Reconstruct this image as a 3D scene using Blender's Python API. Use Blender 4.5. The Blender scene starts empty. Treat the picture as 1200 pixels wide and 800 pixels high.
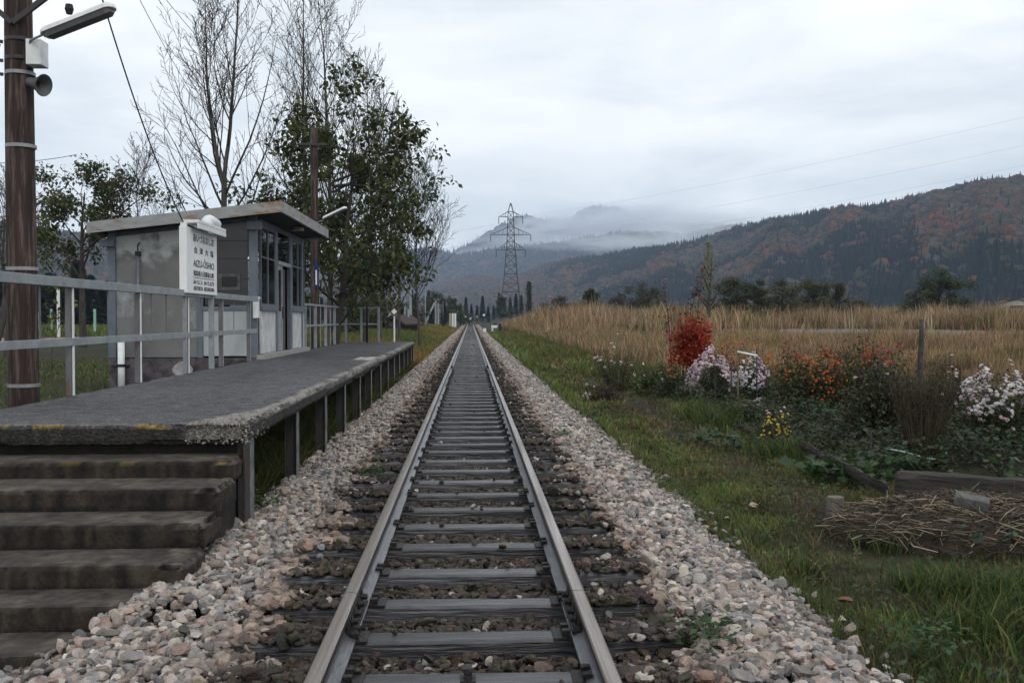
import bpy, bmesh, math, random
import numpy as np
from mathutils import Vector, Matrix, noise as mnoise

# ---------------------------------------------------------------- camera, sky, sun, exposure
SC = bpy.context.scene
COL = SC.collection
R = math.radians
F = 1167.0                                   # 35 mm lens in pixels of a 1200 px wide frame
YAW, PITCH = 2.38, 1.33
CAM = Vector((0.03, 0.0, 1.356))             # z = 0 is the top of the rails
cd = bpy.data.cameras.new('camera'); cam = bpy.data.objects.new('camera', cd); COL.objects.link(cam)
cd.lens = 35.0; cd.sensor_width = 36.0; cd.clip_end = 20000; cd.clip_start = 0.05
cam.location = CAM
cam.rotation_euler = (R(90 - PITCH), 0, R(-YAW))
SC.camera = cam

world = bpy.data.worlds.new('World'); SC.world = world; world.use_nodes = True
wn = world.node_tree.nodes; wl = world.node_tree.links; wn.clear()
w_out = wn.new('ShaderNodeOutputWorld'); w_bg = wn.new('ShaderNodeBackground')
w_sky = wn.new('ShaderNodeTexSky'); w_sky.sky_type = 'NISHITA'; w_sky.sun_disc = False
SUN_EL, SUN_AZ = R(48), R(150)               # azimuth measured from +Y towards +X
w_sky.sun_elevation = SUN_EL; w_sky.sun_rotation = SUN_AZ
w_tc = wn.new('ShaderNodeTexCoord'); w_map = wn.new('ShaderNodeMapping'); w_map.inputs['Scale'].default_value = (1.0, 1.0, 4.0)
w_n1 = wn.new('ShaderNodeTexNoise'); w_n1.inputs['Scale'].default_value = 2.4; w_n1.inputs['Detail'].default_value = 7; w_n1.inputs['Roughness'].default_value = 0.55
w_n1.inputs['Distortion'].default_value = 0.35
w_cr = wn.new('ShaderNodeValToRGB')
w_cr.color_ramp.elements[0].position = 0.33; w_cr.color_ramp.elements[0].color = (5.7, 6.15, 6.45, 1)
w_cr.color_ramp.elements[1].position = 0.62; w_cr.color_ramp.elements[1].color = (9.2, 9.3, 9.2, 1)
w_mix = wn.new('ShaderNodeMixRGB'); w_mix.inputs[0].default_value = 0.90
wl.new(w_tc.outputs['Generated'], w_map.inputs[0]); wl.new(w_map.outputs[0], w_n1.inputs[0]); wl.new(w_n1.outputs[0], w_cr.inputs[0])
wl.new(w_sky.outputs[0], w_mix.inputs[1]); wl.new(w_cr.outputs[0], w_mix.inputs[2]); wl.new(w_mix.outputs[0], w_bg.inputs[0])
w_bg.inputs[1].default_value = 0.143
wl.new(w_bg.outputs[0], w_out.inputs[0])

sd = bpy.data.lights.new('sun', 'SUN'); sun = bpy.data.objects.new('sun', sd); COL.objects.link(sun)
sd.energy = 0.9; sd.angle = R(12); sd.color = (1.0, 0.96, 0.9)
sdir = Vector((math.sin(SUN_AZ) * math.cos(SUN_EL), math.cos(SUN_AZ) * math.cos(SUN_EL), math.sin(SUN_EL)))
sun.rotation_euler = sdir.to_track_quat('Z', 'Y').to_euler()
SC.view_settings.view_transform = 'Standard'; SC.view_settings.look = 'None'
SC.view_settings.gamma = 1.0; SC.view_settings.use_curve_mapping = False
SC.view_settings.exposure = 0.0
SC.render.engine = 'CYCLES'
try:
    SC.cycles.volume_bounces = 3; SC.cycles.max_bounces = 6; SC.cycles.diffuse_bounces = 2; SC.cycles.glossy_bounces = 2
    SC.cycles.use_denoising = True
except Exception: pass

# ---------------------------------------------------------------- measuring helpers (photo pixels -> metres)
_y, _p = R(YAW), R(PITCH)
FWD = Vector((math.sin(_y) * math.cos(_p), math.cos(_y) * math.cos(_p), -math.sin(_p)))
RGT = Vector((math.cos(_y), -math.sin(_y), 0)); UPV = RGT.cross(FWD)
def ray(px, py): return FWD + RGT * ((px - 600) / F) + UPV * ((400 - py) / F)
def atY(px, py, Y): r = ray(px, py); return CAM + r * ((Y - CAM.y) / r.y)
def atX(px, py, X): r = ray(px, py); return CAM + r * ((X - CAM.x) / r.x)
def atZ(px, py, Z): r = ray(px, py); return CAM + r * ((Z - CAM.z) / r.z)

# ---------------------------------------------------------------- materials
MATS = {}
def mat(name, c1, c2=None, scale=6.0, rough=0.8, bump=0.0, bscale=None, stain=None, stain_amt=0.5, stain_scale=1.5, stretch=(1, 1, 1),
        attr=None, metallic=0.0, spec=0.3, trans=0.0, rvar=0.0, objrand=0.0):
    if name in MATS: return MATS[name]
    m = bpy.data.materials.new(name); m.use_nodes = True; MATS[name] = m
    n = m.node_tree.nodes; l = m.node_tree.links; b = n['Principled BSDF']
    b.inputs['Roughness'].default_value = rough; b.inputs['Metallic'].default_value = metallic
    b.inputs['Specular IOR Level'].default_value = spec
    tc = n.new('ShaderNodeTexCoord'); mp = n.new('ShaderNodeMapping'); mp.inputs['Scale'].default_value = stretch
    l.new(tc.outputs['Object'], mp.inputs[0])
    c2 = c2 or tuple(x * 0.7 for x in c1)
    nz = n.new('ShaderNodeTexNoise'); nz.inputs['Scale'].default_value = scale; nz.inputs['Detail'].default_value = 6; nz.inputs['Roughness'].default_value = 0.65
    l.new(mp.outputs[0], nz.inputs[0])
    cr = n.new('ShaderNodeValToRGB'); cr.color_ramp.elements[0].position = 0.35; cr.color_ramp.elements[1].position = 0.65
    cr.color_ramp.elements[0].color = (*c1, 1); cr.color_ramp.elements[1].color = (*c2, 1)
    l.new(nz.outputs[0], cr.inputs[0]); out = cr.outputs[0]
    if attr:
        at = n.new('ShaderNodeAttribute'); at.attribute_name = attr
        mx = n.new('ShaderNodeMixRGB'); mx.blend_type = 'MULTIPLY'; mx.inputs[0].default_value = 1
        l.new(at.outputs['Color'], mx.inputs[1]); l.new(out, mx.inputs[2]); out = mx.outputs[0]
    if stain:
        n2 = n.new('ShaderNodeTexNoise'); n2.inputs['Scale'].default_value = stain_scale; n2.inputs['Detail'].default_value = 8; n2.inputs['Roughness'].default_value = 0.7
        l.new(mp.outputs[0], n2.inputs[0])
        r2 = n.new('ShaderNodeValToRGB'); r2.color_ramp.elements[0].position = 1 - stain_amt - 0.06; r2.color_ramp.elements[1].position = 1 - stain_amt + 0.06
        l.new(n2.outputs[0], r2.inputs[0])
        mx = n.new('ShaderNodeMixRGB'); l.new(r2.outputs[0], mx.inputs[0]); l.new(out, mx.inputs[1]); mx.inputs[2].default_value = (*stain, 1); out = mx.outputs[0]
    if objrand:
        oi = n.new('ShaderNodeObjectInfo'); ma = n.new('ShaderNodeMapRange'); ma.inputs[3].default_value = 1 - objrand; ma.inputs[4].default_value = 1 + objrand
        l.new(oi.outputs['Random'], ma.inputs[0]); hs = n.new('ShaderNodeHueSaturation'); l.new(ma.outputs[0], hs.inputs['Value']); l.new(out, hs.inputs['Color']); out = hs.outputs[0]
    l.new(out, b.inputs['Base Color'])
    if rvar:
        mr = n.new('ShaderNodeMapRange'); mr.inputs[3].default_value = max(0, rough - rvar); mr.inputs[4].default_value = min(1, rough + rvar)
        mr.inputs[1].default_value = 0.3; mr.inputs[2].default_value = 0.7
        l.new(nz.outputs[0], mr.inputs[0]); l.new(mr.outputs[0], b.inputs['Roughness'])
    if bump:
        bz = n.new('ShaderNodeTexNoise'); bz.inputs['Scale'].default_value = bscale or scale * 4; bz.inputs['Detail'].default_value = 5
        l.new(mp.outputs[0], bz.inputs[0]); bp = n.new('ShaderNodeBump'); bp.inputs['Strength'].default_value = min(1, bump); bp.inputs['Distance'].default_value = 0.02
        l.new(bz.outputs[0], bp.inputs['Height']); l.new(bp.outputs[0], b.inputs['Normal'])
    if trans:
        b.inputs['Transmission Weight'].default_value = 0
        t = n.new('ShaderNodeBsdfTranslucent'); l.new(out, t.inputs[0]); ms = n.new('ShaderNodeMixShader'); ms.inputs[0].default_value = trans
        l.new(b.outputs[0], ms.inputs[1]); l.new(t.outputs[0], ms.inputs[2]); l.new(ms.outputs[0], n['Material Output'].inputs[0])
    return m

W1 = (1.0, 1.0, 1.0); W2 = (0.72, 0.72, 0.72)
M_STONE = mat('stone', W1, (0.62, 0.6, 0.6), 26, 0.72, 0.5, 60, attr='Col', spec=0.35)
M_LEAF = mat('leaf', W1, W2, 3, 0.55, attr='Col', trans=0.38, spec=0.4)
M_GRASS = mat('grass_blade', W1, (0.8, 0.8, 0.8), 2, 0.65, attr='Col', trans=0.3, spec=0.2)
M_PETAL = mat('petal', W1, (0.85, 0.85, 0.85), 20, 0.7, attr='Col', trans=0.2)
M_BARK = mat('bark', (0.07, 0.06, 0.055), (0.035, 0.03, 0.028), 9, 0.9, 0.6, 30, stretch=(1, 1, 0.3))
M_BARKG = mat('bark_grey', (0.085, 0.075, 0.072), (0.045, 0.04, 0.038), 7, 0.9, 0.5, 30, stretch=(1, 1, 0.3))
M_TWIG = mat('twig', (0.042, 0.033, 0.030), (0.025, 0.020, 0.018), 4, 0.9)
M_FOREST = mat('forest_crown', W1, (0.55, 0.55, 0.55), 0.35, 0.95, attr='Col', spec=0.05, bump=1.0, bscale=0.8)
M_STEELP = mat('painted_steel', (0.27, 0.295, 0.31), (0.19, 0.21, 0.225), 5, 0.5, 0.15, 40, stain=(0.13, 0.055, 0.025), stain_amt=0.36, stain_scale=7)
M_STEELD = mat('dark_steel', (0.03, 0.033, 0.04), (0.05, 0.04, 0.035), 8, 0.45, 0.3, 50, stain=(0.06, 0.03, 0.02), stain_amt=0.4, stain_scale=6)
M_WHITE = mat('white_paint', (0.72, 0.74, 0.75), (0.6, 0.62, 0.62), 8, 0.45, stain=(0.35, 0.3, 0.25), stain_amt=0.25, stain_scale=9)
M_BLUEG = mat('blue_grey_paint', (0.135, 0.155, 0.185), (0.095, 0.112, 0.14), 4, 0.45, 0.1, 50, stain=(0.06, 0.055, 0.06), stain_amt=0.33, stain_scale=9)
M_GLASS = mat('glass', (0.012, 0.014, 0.018), (0.02, 0.024, 0.03), 2, 0.06, spec=0.9)
M_POLEW = mat('creosoted_wood', (0.048, 0.030, 0.026), (0.018, 0.013, 0.012), 14, 0.85, 0.8, 50, stretch=(1, 1, 0.08), stain=(0.11, 0.08, 0.07), stain_amt=0.44, stain_scale=18)
M_DECK = mat('asphalt', (1.6, 1.6, 1.6), (0.42, 0.42, 0.43), 42, 0.7, 1.0, 55, attr='Col', spec=0.4, rvar=0.2)
M_CONC = mat('step_concrete', W1, (0.45, 0.43, 0.42), 7, 0.82, 0.9, 45, attr='Col', stain=(0.022, 0.018, 0.015), stain_amt=0.40, stain_scale=5.0, stretch=(1, 1, 0.5))
M_SOIL = mat('soil', (0.045, 0.033, 0.025), (0.022, 0.017, 0.013), 5, 0.95, 1.0, 30)
M_BLACK = mat('black_paint', (0.012, 0.012, 0.014), (0.02, 0.02, 0.022), 5, 0.5)
M_WOODG = mat('grey_wood', (0.11, 0.105, 0.11), (0.05, 0.047, 0.05), 9, 0.6, 0.8, 40, stretch=(0.15, 1, 1), stain=(0.02, 0.018, 0.018), stain_amt=0.38, stain_scale=4)
M_WOODGY = mat('grey_wood_lengthwise', (0.075, 0.07, 0.07), (0.03, 0.027, 0.027), 9, 0.7, 0.9, 40, stretch=(1, 0.15, 1))

# ---------------------------------------------------------------- object helpers
def tag(o, label=None, cat=None, group=None, kind=None):
    if label: o['label'] = label
    if cat: o['category'] = cat
    if group: o['group'] = group
    if kind: o['kind'] = kind
    return o
def empty(name, loc=(0, 0, 0), rz=0.0):
    o = bpy.data.objects.new(name, None); COL.objects.link(o); o.location = loc; o.rotation_euler = (0, 0, rz); o.empty_display_size = 0.2; return o
def link(name, me, parent=None, loc=None):
    o = bpy.data.objects.new(name, me); COL.objects.link(o)
    if parent: o.parent = parent
    if loc is not None: o.location = loc
    return o
def np_mesh(name, V, faces, colors=None, mats=(), smooth=False, midx=None):
    """V (N,3); faces = list of (M,k) int arrays; colors (N,3) per vertex"""
    V = np.asarray(V, np.float32); me = bpy.data.meshes.new(name)
    me.vertices.add(len(V)); me.vertices.foreach_set('co', V.ravel())
    loops = np.concatenate([f.ravel() for f in faces]).astype(np.int32)
    tot = np.concatenate([np.full(len(f), f.shape[1], np.int32) for f in faces])
    st = np.zeros(len(tot), np.int32); st[1:] = np.cumsum(tot)[:-1]
    me.loops.add(len(loops)); me.loops.foreach_set('vertex_index', loops)
    me.polygons.add(len(tot)); me.polygons.foreach_set('loop_start', st); me.polygons.foreach_set('loop_total', tot)
    me.polygons.foreach_set('use_smooth', np.full(len(tot), smooth))
    if midx is not None: me.polygons.foreach_set('material_index', np.asarray(midx, np.int32))
    if colors is not None:
        ca = me.color_attributes.new('Col', 'FLOAT_COLOR', 'POINT')
        c4 = np.ones((len(V), 4), np.float32); c4[:, :3] = colors; ca.data.foreach_set('color', c4.ravel())
    for m in mats: me.materials.append(m)
    me.update(calc_edges=True); me.validate(); return me

class MB:
    """collects shapes into one mesh object"""
    def __init__(s): s.v = []; s.f = []; s.m = []; s.c = []; s.col = (1, 1, 1); s.mi = 0
    def add(s, vs, fs):
        b = len(s.v); s.v += [tuple(x) for x in vs]; s.c += [s.col] * len(vs)
        s.f += [tuple(b + i for i in f) for f in fs]; s.m += [s.mi] * len(fs)
    def box(s, x0, x1, y0, y1, z0, z1, M=None):
        vs = [Vector((x, y, z)) for x in (x0, x1) for y in (y0, y1) for z in (z0, z1)]
        if M: vs = [M @ v for v in vs]
        s.add(vs, [(0, 1, 3, 2), (4, 6, 7, 5), (0, 4, 5, 1), (2, 3, 7, 6), (0, 2, 6, 4), (1, 5, 7, 3)])
    def bar(s, a, b, w, h=None, up=(0, 0, 1)):
        a, b = Vector(a), Vector(b); h = h or w; d = (b - a); L = d.length; d.normalize(); u = Vector(up)
        if abs(d.dot(u)) > 0.98: u = Vector((1, 0, 0))
        r = d.cross(u).normalized(); u = r.cross(d)
        vs = [p + r * (i * w / 2) + u * (j * h / 2) for p in (a, b) for i, j in ((-1, -1), (1, -1), (1, 1), (-1, 1))]
        s.add(vs, [(3, 2, 1, 0), (4, 5, 6, 7), (0, 1, 5, 4), (1, 2, 6, 5), (2, 3, 7, 6), (3, 0, 4, 7)])
    def tube(s, pts, rad, n=8, cap=True):
        pts = [Vector(p) for p in pts]; rad = rad if isinstance(rad, (list, tuple)) else [rad] * len(pts)
        vs = []; N = len(pts); u = None
        for i, p in enumerate(pts):
            d = (pts[min(i + 1, N - 1)] - pts[max(i - 1, 0)]).normalized()
            if u is None:
                u = d.cross(Vector((0.31, 0.17, 0.93))); u = u.normalized() if u.length > 1e-3 else Vector((1, 0, 0))
            u = (u - d * u.dot(d)).normalized(); w = d.cross(u)
            for k in range(n):
                a = 2 * math.pi * k / n; vs.append(p + (u * math.cos(a) + w * math.sin(a)) * rad[i])
        fs = [(i * n + k, i * n + (k + 1) % n, (i + 1) * n + (k + 1) % n, (i + 1) * n + k) for i in range(N - 1) for k in range(n)]
        if cap: fs += [tuple(range(n - 1, -1, -1)), tuple((N - 1) * n + k for k in range(n))]
        s.add(vs, fs)
    def prism(s, prof, y0, y1):
        """profile in x,z extruded along y"""
        n = len(prof); vs = [(x, y0, z) for x, z in prof] + [(x, y1, z) for x, z in prof]
        s.add(vs, [tuple(range(n)), tuple(range(2 * n - 1, n - 1, -1))] + [(i, i + n, (i + 1) % n + n, (i + 1) % n) for i in range(n)])
    def build(s, name, mats, parent=None, bevel=0.0, smooth=False, loc=None):
        if not isinstance(mats, (list, tuple)): mats = [mats]
        me = bpy.data.meshes.new(name); me.from_pydata(s.v, [], s.f); me.update()
        for m in mats: me.materials.append(m)
        me.polygons.foreach_set('material_index', s.m); me.polygons.foreach_set('use_smooth', [smooth] * len(s.f))
        ca = me.color_attributes.new('Col', 'FLOAT_COLOR', 'POINT'); ca.data.foreach_set('color', [k for c in s.c for k in (*c, 1.0)])
        bm = bmesh.new(); bm.from_mesh(me); bmesh.ops.recalc_face_normals(bm, faces=bm.faces[:]); bm.to_mesh(me); bm.free()
        o = link(name, me, parent, loc)
        if bevel:
            b = o.modifiers.new('bevel', 'BEVEL'); b.width = bevel; b.segments = 2; b.limit_method = 'ANGLE'
        return o
def part(name, mats, parent, *boxes, bevel=0.0):
    m = MB()
    for b in boxes: m.box(*b)
    return m.build(name, mats, parent, bevel)
def rough_box(name, x0, x1, y0, y1, z0, z1, seg, chip, seed, mats, parent, colfn=None, chipfn=None, wob=0.004):
    """a box cut fine, with knocked-off edges and an uneven face"""
    nx, ny, nz = [max(1, int(round((b - a) / seg))) for a, b in ((x0, x1), (y0, y1), (z0, z1))]
    bm = bmesh.new(); verts = {}
    def V(i, j, k):
        if (i, j, k) not in verts: verts[i, j, k] = bm.verts.new((x0 + (x1 - x0) * i / nx, y0 + (y1 - y0) * j / ny, z0 + (z1 - z0) * k / nz))
        return verts[i, j, k]
    for i in range(nx):
        for j in range(ny):
            bm.faces.new((V(i, j, nz), V(i + 1, j, nz), V(i + 1, j + 1, nz), V(i, j + 1, nz))); bm.faces.new((V(i, j, 0), V(i, j + 1, 0), V(i + 1, j + 1, 0), V(i + 1, j, 0)))
    for i in range(nx):
        for k in range(nz):
            bm.faces.new((V(i, 0, k), V(i + 1, 0, k), V(i + 1, 0, k + 1), V(i, 0, k + 1))); bm.faces.new((V(i, ny, k), V(i, ny, k + 1), V(i + 1, ny, k + 1), V(i + 1, ny, k)))
    for j in range(ny):
        for k in range(nz):
            bm.faces.new((V(0, j, k), V(0, j, k + 1), V(0, j + 1, k + 1), V(0, j + 1, k))); bm.faces.new((V(nx, j, k), V(nx, j + 1, k), V(nx, j + 1, k + 1), V(nx, j, k + 1)))
    cols = []
    so = Vector((seed * 7.31, seed * 3.17, seed * 1.7))
    for (i, j, k), v in verts.items():
        p = v.co.copy(); e = (i in (0, nx)) + (j in (0, ny)) + (k in (0, nz))
        n1 = mnoise.noise(p * 2.3 + so); n2 = mnoise.noise(p * 9 + so); n3 = mnoise.noise(p * 30 + so)
        amt = 0.0
        if e >= 2:
            amt = chip * (0.25 + max(0, n1 * 1.2 + n2 * 0.7 + n3 * 0.5)) * (chipfn(p) if chipfn else 1)
        elif chipfn: amt = chip * max(0, n2 + 0.5 * n3) * max(0, chipfn(p) - 1) * 0.25
        amt = min(amt, .06 if seg < .05 else .09); d = Vector((0, 0, 0))
        if i == 0: d.x += 1
        if i == nx: d.x -= 1
        if j == 0: d.y += 1
        if j == ny: d.y -= 1
        if k == 0: d.z += 1
        if k == nz: d.z -= 1
        v.co = p + d * amt + Vector((mnoise.noise(p * 5 + so), mnoise.noise(p * 5 - so), mnoise.noise(p * 6 + so * 2))) * wob
        cols.append(colfn(p, e, (i, j, k, nx, ny, nz)) if colfn else (0.2, 0.2, 0.2))
    bm.verts.index_update(); me = bpy.data.meshes.new(name); bm.to_mesh(me); bm.free()
    ca = me.color_attributes.new('Col', 'FLOAT_COLOR', 'POINT'); ca.data.foreach_set('color', [k for c in cols for k in (*c, 1.0)])
    for m in (mats if isinstance(mats, (list, tuple)) else [mats]): me.materials.append(m)
    return link(name, me, parent)

RNG = np.random.default_rng(11)
def fbm(x, y, s, seed=0.0, oct=3):
    """cheap smooth value noise on numpy arrays, about -1..1"""
    x = np.asarray(x, float) / s + seed * 17.3; y = np.asarray(y, float) / s + seed * 9.1; out = 0; a = 1.0; t = 0
    for _ in range(oct):
        xi = np.floor(x); yi = np.floor(y); fx = x - xi; fy = y - yi; fx = fx * fx * (3 - 2 * fx); fy = fy * fy * (3 - 2 * fy)
        def h(i, j):
            v = np.sin(i * 127.1 + j * 311.7) * 43758.5453; return (v - np.floor(v)) * 2 - 1
        v = (h(xi, yi) * (1 - fx) + h(xi + 1, yi) * fx) * (1 - fy) + (h(xi, yi + 1) * (1 - fx) + h(xi + 1, yi + 1) * fx) * fy
        out = out + a * v; t += a; a *= 0.5; x = x * 2.03 + 5.2; y = y * 2.03 + 1.3
    return out / t * 1.4
def sstep(a, b, x): t = np.clip((np.asarray(x, float) - a) / (b - a), 0, 1); return t * t * (3 - 2 * t)

# ---------------------------------------------------------------- ground
def ground_z(x, y):
    x = np.asarray(x, float); y = np.asarray(y, float)
    track = np.interp(x, [-2.6, -2.1, -1.75, -1.5, -1.15, -0.7, 0.7, 1.15, 1.5, 2.1, 2.5], [-0.47, -0.36, -0.24, -0.20, -0.20, -0.23, -0.23, -0.20, -0.22, -0.40, -0.47]) - 0.03
    right = -0.45 + np.interp(y, [0, 25, 80, 150, 400], [0, 0, 0.95, 1.75, 1.9]) * sstep(4.5, 11, x) + 0.05 * fbm(x, y, 2.3, 1)
    garden = 0.16 * sstep(5.2, 5.9, x) * sstep(10.4, 11.2, y) * (1 - sstep(24, 28, y))
    left = -0.40 + 0.28 * sstep(-2.6, -6, x) * 1.0 + 0.10 * sstep(10, 60, y) + 0.05 * fbm(x, y, 2.1, 2)
    vergeL = 0.25 * sstep(34, 50, y) * (1 - sstep(120, 180, y)) * sstep(-3, -5, x)
    z = np.where(x > 0, np.where(x < 2.5, track, right + garden), np.where(x > -2.6, track, left + vergeL))
    w = sstep(2.1, 3.2, x); z = np.where(x > 0, track * (1 - w) + (right + garden) * w, z)
    w = sstep(-2.1, -3.4, x); z = np.where(x <= 0, track * (1 - w) + (left + vergeL) * w, z)
    flat = sstep(195, 206, y) * (1 - sstep(2, 9, np.abs(x)))
    z = z * (1 - flat) - 0.06 * flat
    return z
def gz(x, y): return float(ground_z(x, y))

def graded(a, b, n, k): t = np.linspace(-1, 1, n); s = np.sinh(t * k) / np.sinh(k); return (a + b) / 2 + s * (b - a) / 2
xs = np.unique(np.concatenate([np.arange(-12, 14, 0.12), np.sign(np.linspace(-1, 1, 120)) * (12 + (np.abs(np.linspace(-1, 1, 120)) ** 4) * 4000)]))
ys = np.unique(np.concatenate([np.arange(-6, 34, 0.14), 34 + (np.linspace(0, 1, 160) ** 3.2) * 5000, [-40.0, -15.0]]))
X, Y = np.meshgrid(xs, ys); Z = ground_z(X, Y); V = np.stack([X, Y, Z], -1).reshape(-1, 3)
nX, nY = len(xs), len(ys); I = np.arange(nX * nY).reshape(nY, nX)
Fq = np.stack([I[:-1, :-1], I[:-1, 1:], I[1:, 1:], I[1:, :-1]], -1).reshape(-1, 4)
gx, gy = V[:, 0], V[:, 1]
n1 = fbm(gx, gy, 1.4, 3); n2 = fbm(gx, gy, 0.35, 4); n3 = fbm(gx, gy, 9, 5)
soil = np.array([0.035, 0.026, 0.020]); moss = np.array([0.040, 0.050, 0.020]); straw = np.array([0.13, 0.095, 0.055]); dirt = np.array([0.025, 0.02, 0.017])
wm = sstep(-0.5, 0.4, n1)[:, None]; base = soil * (1 - wm) + moss * wm
fw = (sstep(7, 12, gx) * sstep(16, 30, gy) + sstep(5, 6.2, gx) * sstep(30, 40, gy)).clip(0, 1)[:, None]
fw = fw * (0.75 + 0.25 * n1[:, None].clip(-1, 1)); base = base * (1 - fw) + straw * fw
tw = (1 - sstep(1.9, 2.4, np.abs(gx)))[:, None]; base = base * (1 - tw) + dirt * tw
gw = (sstep(5.3, 5.9, gx) * sstep(10.2, 11, gy) * (1 - sstep(16, 24, gy)))[:, None]; base = base * (1 - gw) + soil * 0.8 * gw
far = sstep(150, 300, gy)[:, None]; base = base * (1 - far) + np.array([0.045, 0.055, 0.035]) * far
base = base * (1 + 0.25 * n2[:, None])
M_GROUND = mat('ground_soil', W1, (0.55, 0.55, 0.55), 4, 0.95, 1.0, 25, attr='Col', spec=0.15)
tag(link('ground', np_mesh('ground', V, [Fq], base.clip(0.005, 1), [M_GROUND], smooth=True)), kind='structure')

def strip(name, pts, w, m, dz=0.012, n=60, seed=1.0, rag=0.25):
    """a path that follows the ground"""
    pts = [Vector((p[0], p[1], 0)) for p in pts]; L = []
    for i in range(len(pts) - 1):
        for k in range(n): L.append(pts[i].lerp(pts[i + 1], k / n))
    L.append(pts[-1]); vs = []; K = 9
    for i, p in enumerate(L):
        d = (L[min(i + 1, len(L) - 1)] - L[max(0, i - 1)]).normalized(); s = Vector((-d.y, d.x, 0))
        for k in range(K):
            t = k / (K - 1) * 2 - 1; ww = w / 2 * (1 + rag * mnoise.noise(Vector((p.x * 0.3, p.y * 0.3, seed + (k > K / 2)))))
            q = p + s * t * ww; vs.append((q.x, q.y, gz(q.x, q.y) + dz + 0.02 * (1 - t * t)))
    fs = [(i * K + k, i * K + k + 1, (i + 1) * K + k + 1, (i + 1) * K + k) for i in range(len(L) - 1) for k in range(K - 1)]
    return tag(link(name, np_mesh(name, np.array(vs), [np.array(fs)], None, [m], smooth=True)), kind='structure')
M_DIRT = mat('dirt', (0.26, 0.16, 0.11), (0.19, 0.12, 0.085), 3, 0.95, 0.6, 30)
strip('dirt_road', [(-75, 40), (-25, 47), (-12, 58)], 11.0, M_DIRT, 0.05)
M_PATHG = mat('gravel_path', (0.17, 0.155, 0.145), (0.10, 0.09, 0.08), 8, 0.9, 0.6, 40)
strip('path', [(8.5, 73.5), (30, 70.5), (50, 59.5), (80, 53.5)], 13.0, M_PATHG, 0.06)
strip('road', [(-60, 214), (-12, 209), (14, 209), (60, 214)], 5.0, M_PATHG, 0.03, rag=0.02)

# ---------------------------------------------------------------- haze and hills
def hill(name, ridge, base, seed, nu=220, nt=46, fold=0.1):
    """ridge: (px, py, distance); base: (px, distance). A slope from its foot to the crest and down behind it."""
    ridge = sorted(ridge); base = sorted(base)
    U = np.linspace(ridge[0][0], ridge[-1][0], nu); rp = np.array(ridge); bp = np.array(base)
    Ry = np.interp(U, rp[:, 0], rp[:, 1]); RD = np.interp(U, rp[:, 0], rp[:, 2]); BD = np.interp(U, bp[:, 0], bp[:, 1])
    T = np.concatenate([np.linspace(0, 1, nt), [1.15, 1.5, 2.0]]); P = np.zeros((len(T), nu, 3))
    for i in range(nu):
        c = atY(U[i], Ry[i], RD[i]); b = atY(U[i], 373, BD[i])
        for j, t in enumerate(T):
            if t <= 1:
                q = Vector((b.x + (c.x - b.x) * t, b.y + (c.y - b.y) * t, 0)); h = (c.z - 0.5) * (t ** 0.85)
                f = fold * c.z * math.sin(math.pi * t) * (mnoise.noise(Vector((U[i] * 0.02 + t * 0.7, seed, t * 0.6))) + 0.5 * mnoise.noise(Vector((U[i] * 0.055, seed + 4, t * 2))))
                P[j, i] = (q.x, q.y, 0.5 + h + f)
            else:
                P[j, i] = (c.x + (c.x - b.x) * (t - 1) * 0.5, c.y + (c.y - b.y) * (t - 1), c.z * (1 - (t - 1) ** 1.0) - 3)
    n = len(T); I = np.arange(n * nu).reshape(n, nu); Fq = np.stack([I[:-1, :-1], I[:-1, 1:], I[1:, 1:], I[1:, :-1]], -1).reshape(-1, 4)
    m = mat('forest_floor', (0.04, 0.035, 0.025), (0.02, 0.02, 0.016), 0.05, 1.0, spec=0.05)
    tag(link('hills', np_mesh(name, P.reshape(-1, 3), [Fq], None, [m], smooth=True)), kind='structure')
    return P[:nt], U
def ico(sub):
    bm = bmesh.new(); bmesh.ops.create_icosphere(bm, subdivisions=sub, radius=1.0)
    v = np.array([x.co[:] for x in bm.verts]); f = np.array([[y.index for y in x.verts] for x in bm.faces]); bm.free(); return v, f
ICO1, ICO2, ICO3 = ico(1), ico(2), ico(3)
def scatter(name, protos, which, pos, scl, rot, cols, mats, kind='stuff', smooth=False, vcol=None):
    """many small solids as one mesh: protos list of (V,F); rot = (N,3,3)"""
    VV, FF, CC = [], {}, []; off = 0
    for k, (pv, pf) in enumerate(protos):
        idx = np.where(which == k)[0]
        if not len(idx): continue
        v = pv[None] * scl[idx][:, None, :]; v = np.einsum('nij,nkj->nki', rot[idx], v) + pos[idx][:, None, :]
        VV.append(v.reshape(-1, 3)); c = np.repeat(cols[idx][:, None, :], len(pv), 1)
        if vcol is not None: c = c * vcol[k][None, :, None]
        CC.append(c.reshape(-1, 3))
        f = pf[None] + (np.arange(len(idx)) * len(pv))[:, None, None] + off; FF.setdefault(pf.shape[1], []).append(f.reshape(-1, pf.shape[1]))
        off += len(idx) * len(pv)
    faces = [np.concatenate(v) for v in FF.values()]
    return np_mesh(name, np.concatenate(VV), faces, np.concatenate(CC), mats, smooth)
def rotz(a):
    c, s = np.cos(a), np.sin(a); z = np.zeros_like(a); o = np.ones_like(a)
    return np.stack([np.stack([c, -s, z], -1), np.stack([s, c, z], -1), np.stack([z, z, o], -1)], -2)
def rand_rot(n, rng):
    q = rng.normal(size=(n, 4)); q /= np.linalg.norm(q, axis=1)[:, None]; w, x, y, z = q.T
    return np.stack([np.stack([1 - 2 * (y * y + z * z), 2 * (x * y - z * w), 2 * (x * z + y * w)], -1), np.stack([2 * (x * y + z * w), 1 - 2 * (x * x + z * z), 2 * (y * z - x * w)], -1),
                     np.stack([2 * (x * z - y * w), 2 * (y * z + x * w), 1 - 2 * (x * x + y * y)], -1)], -2)
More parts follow.
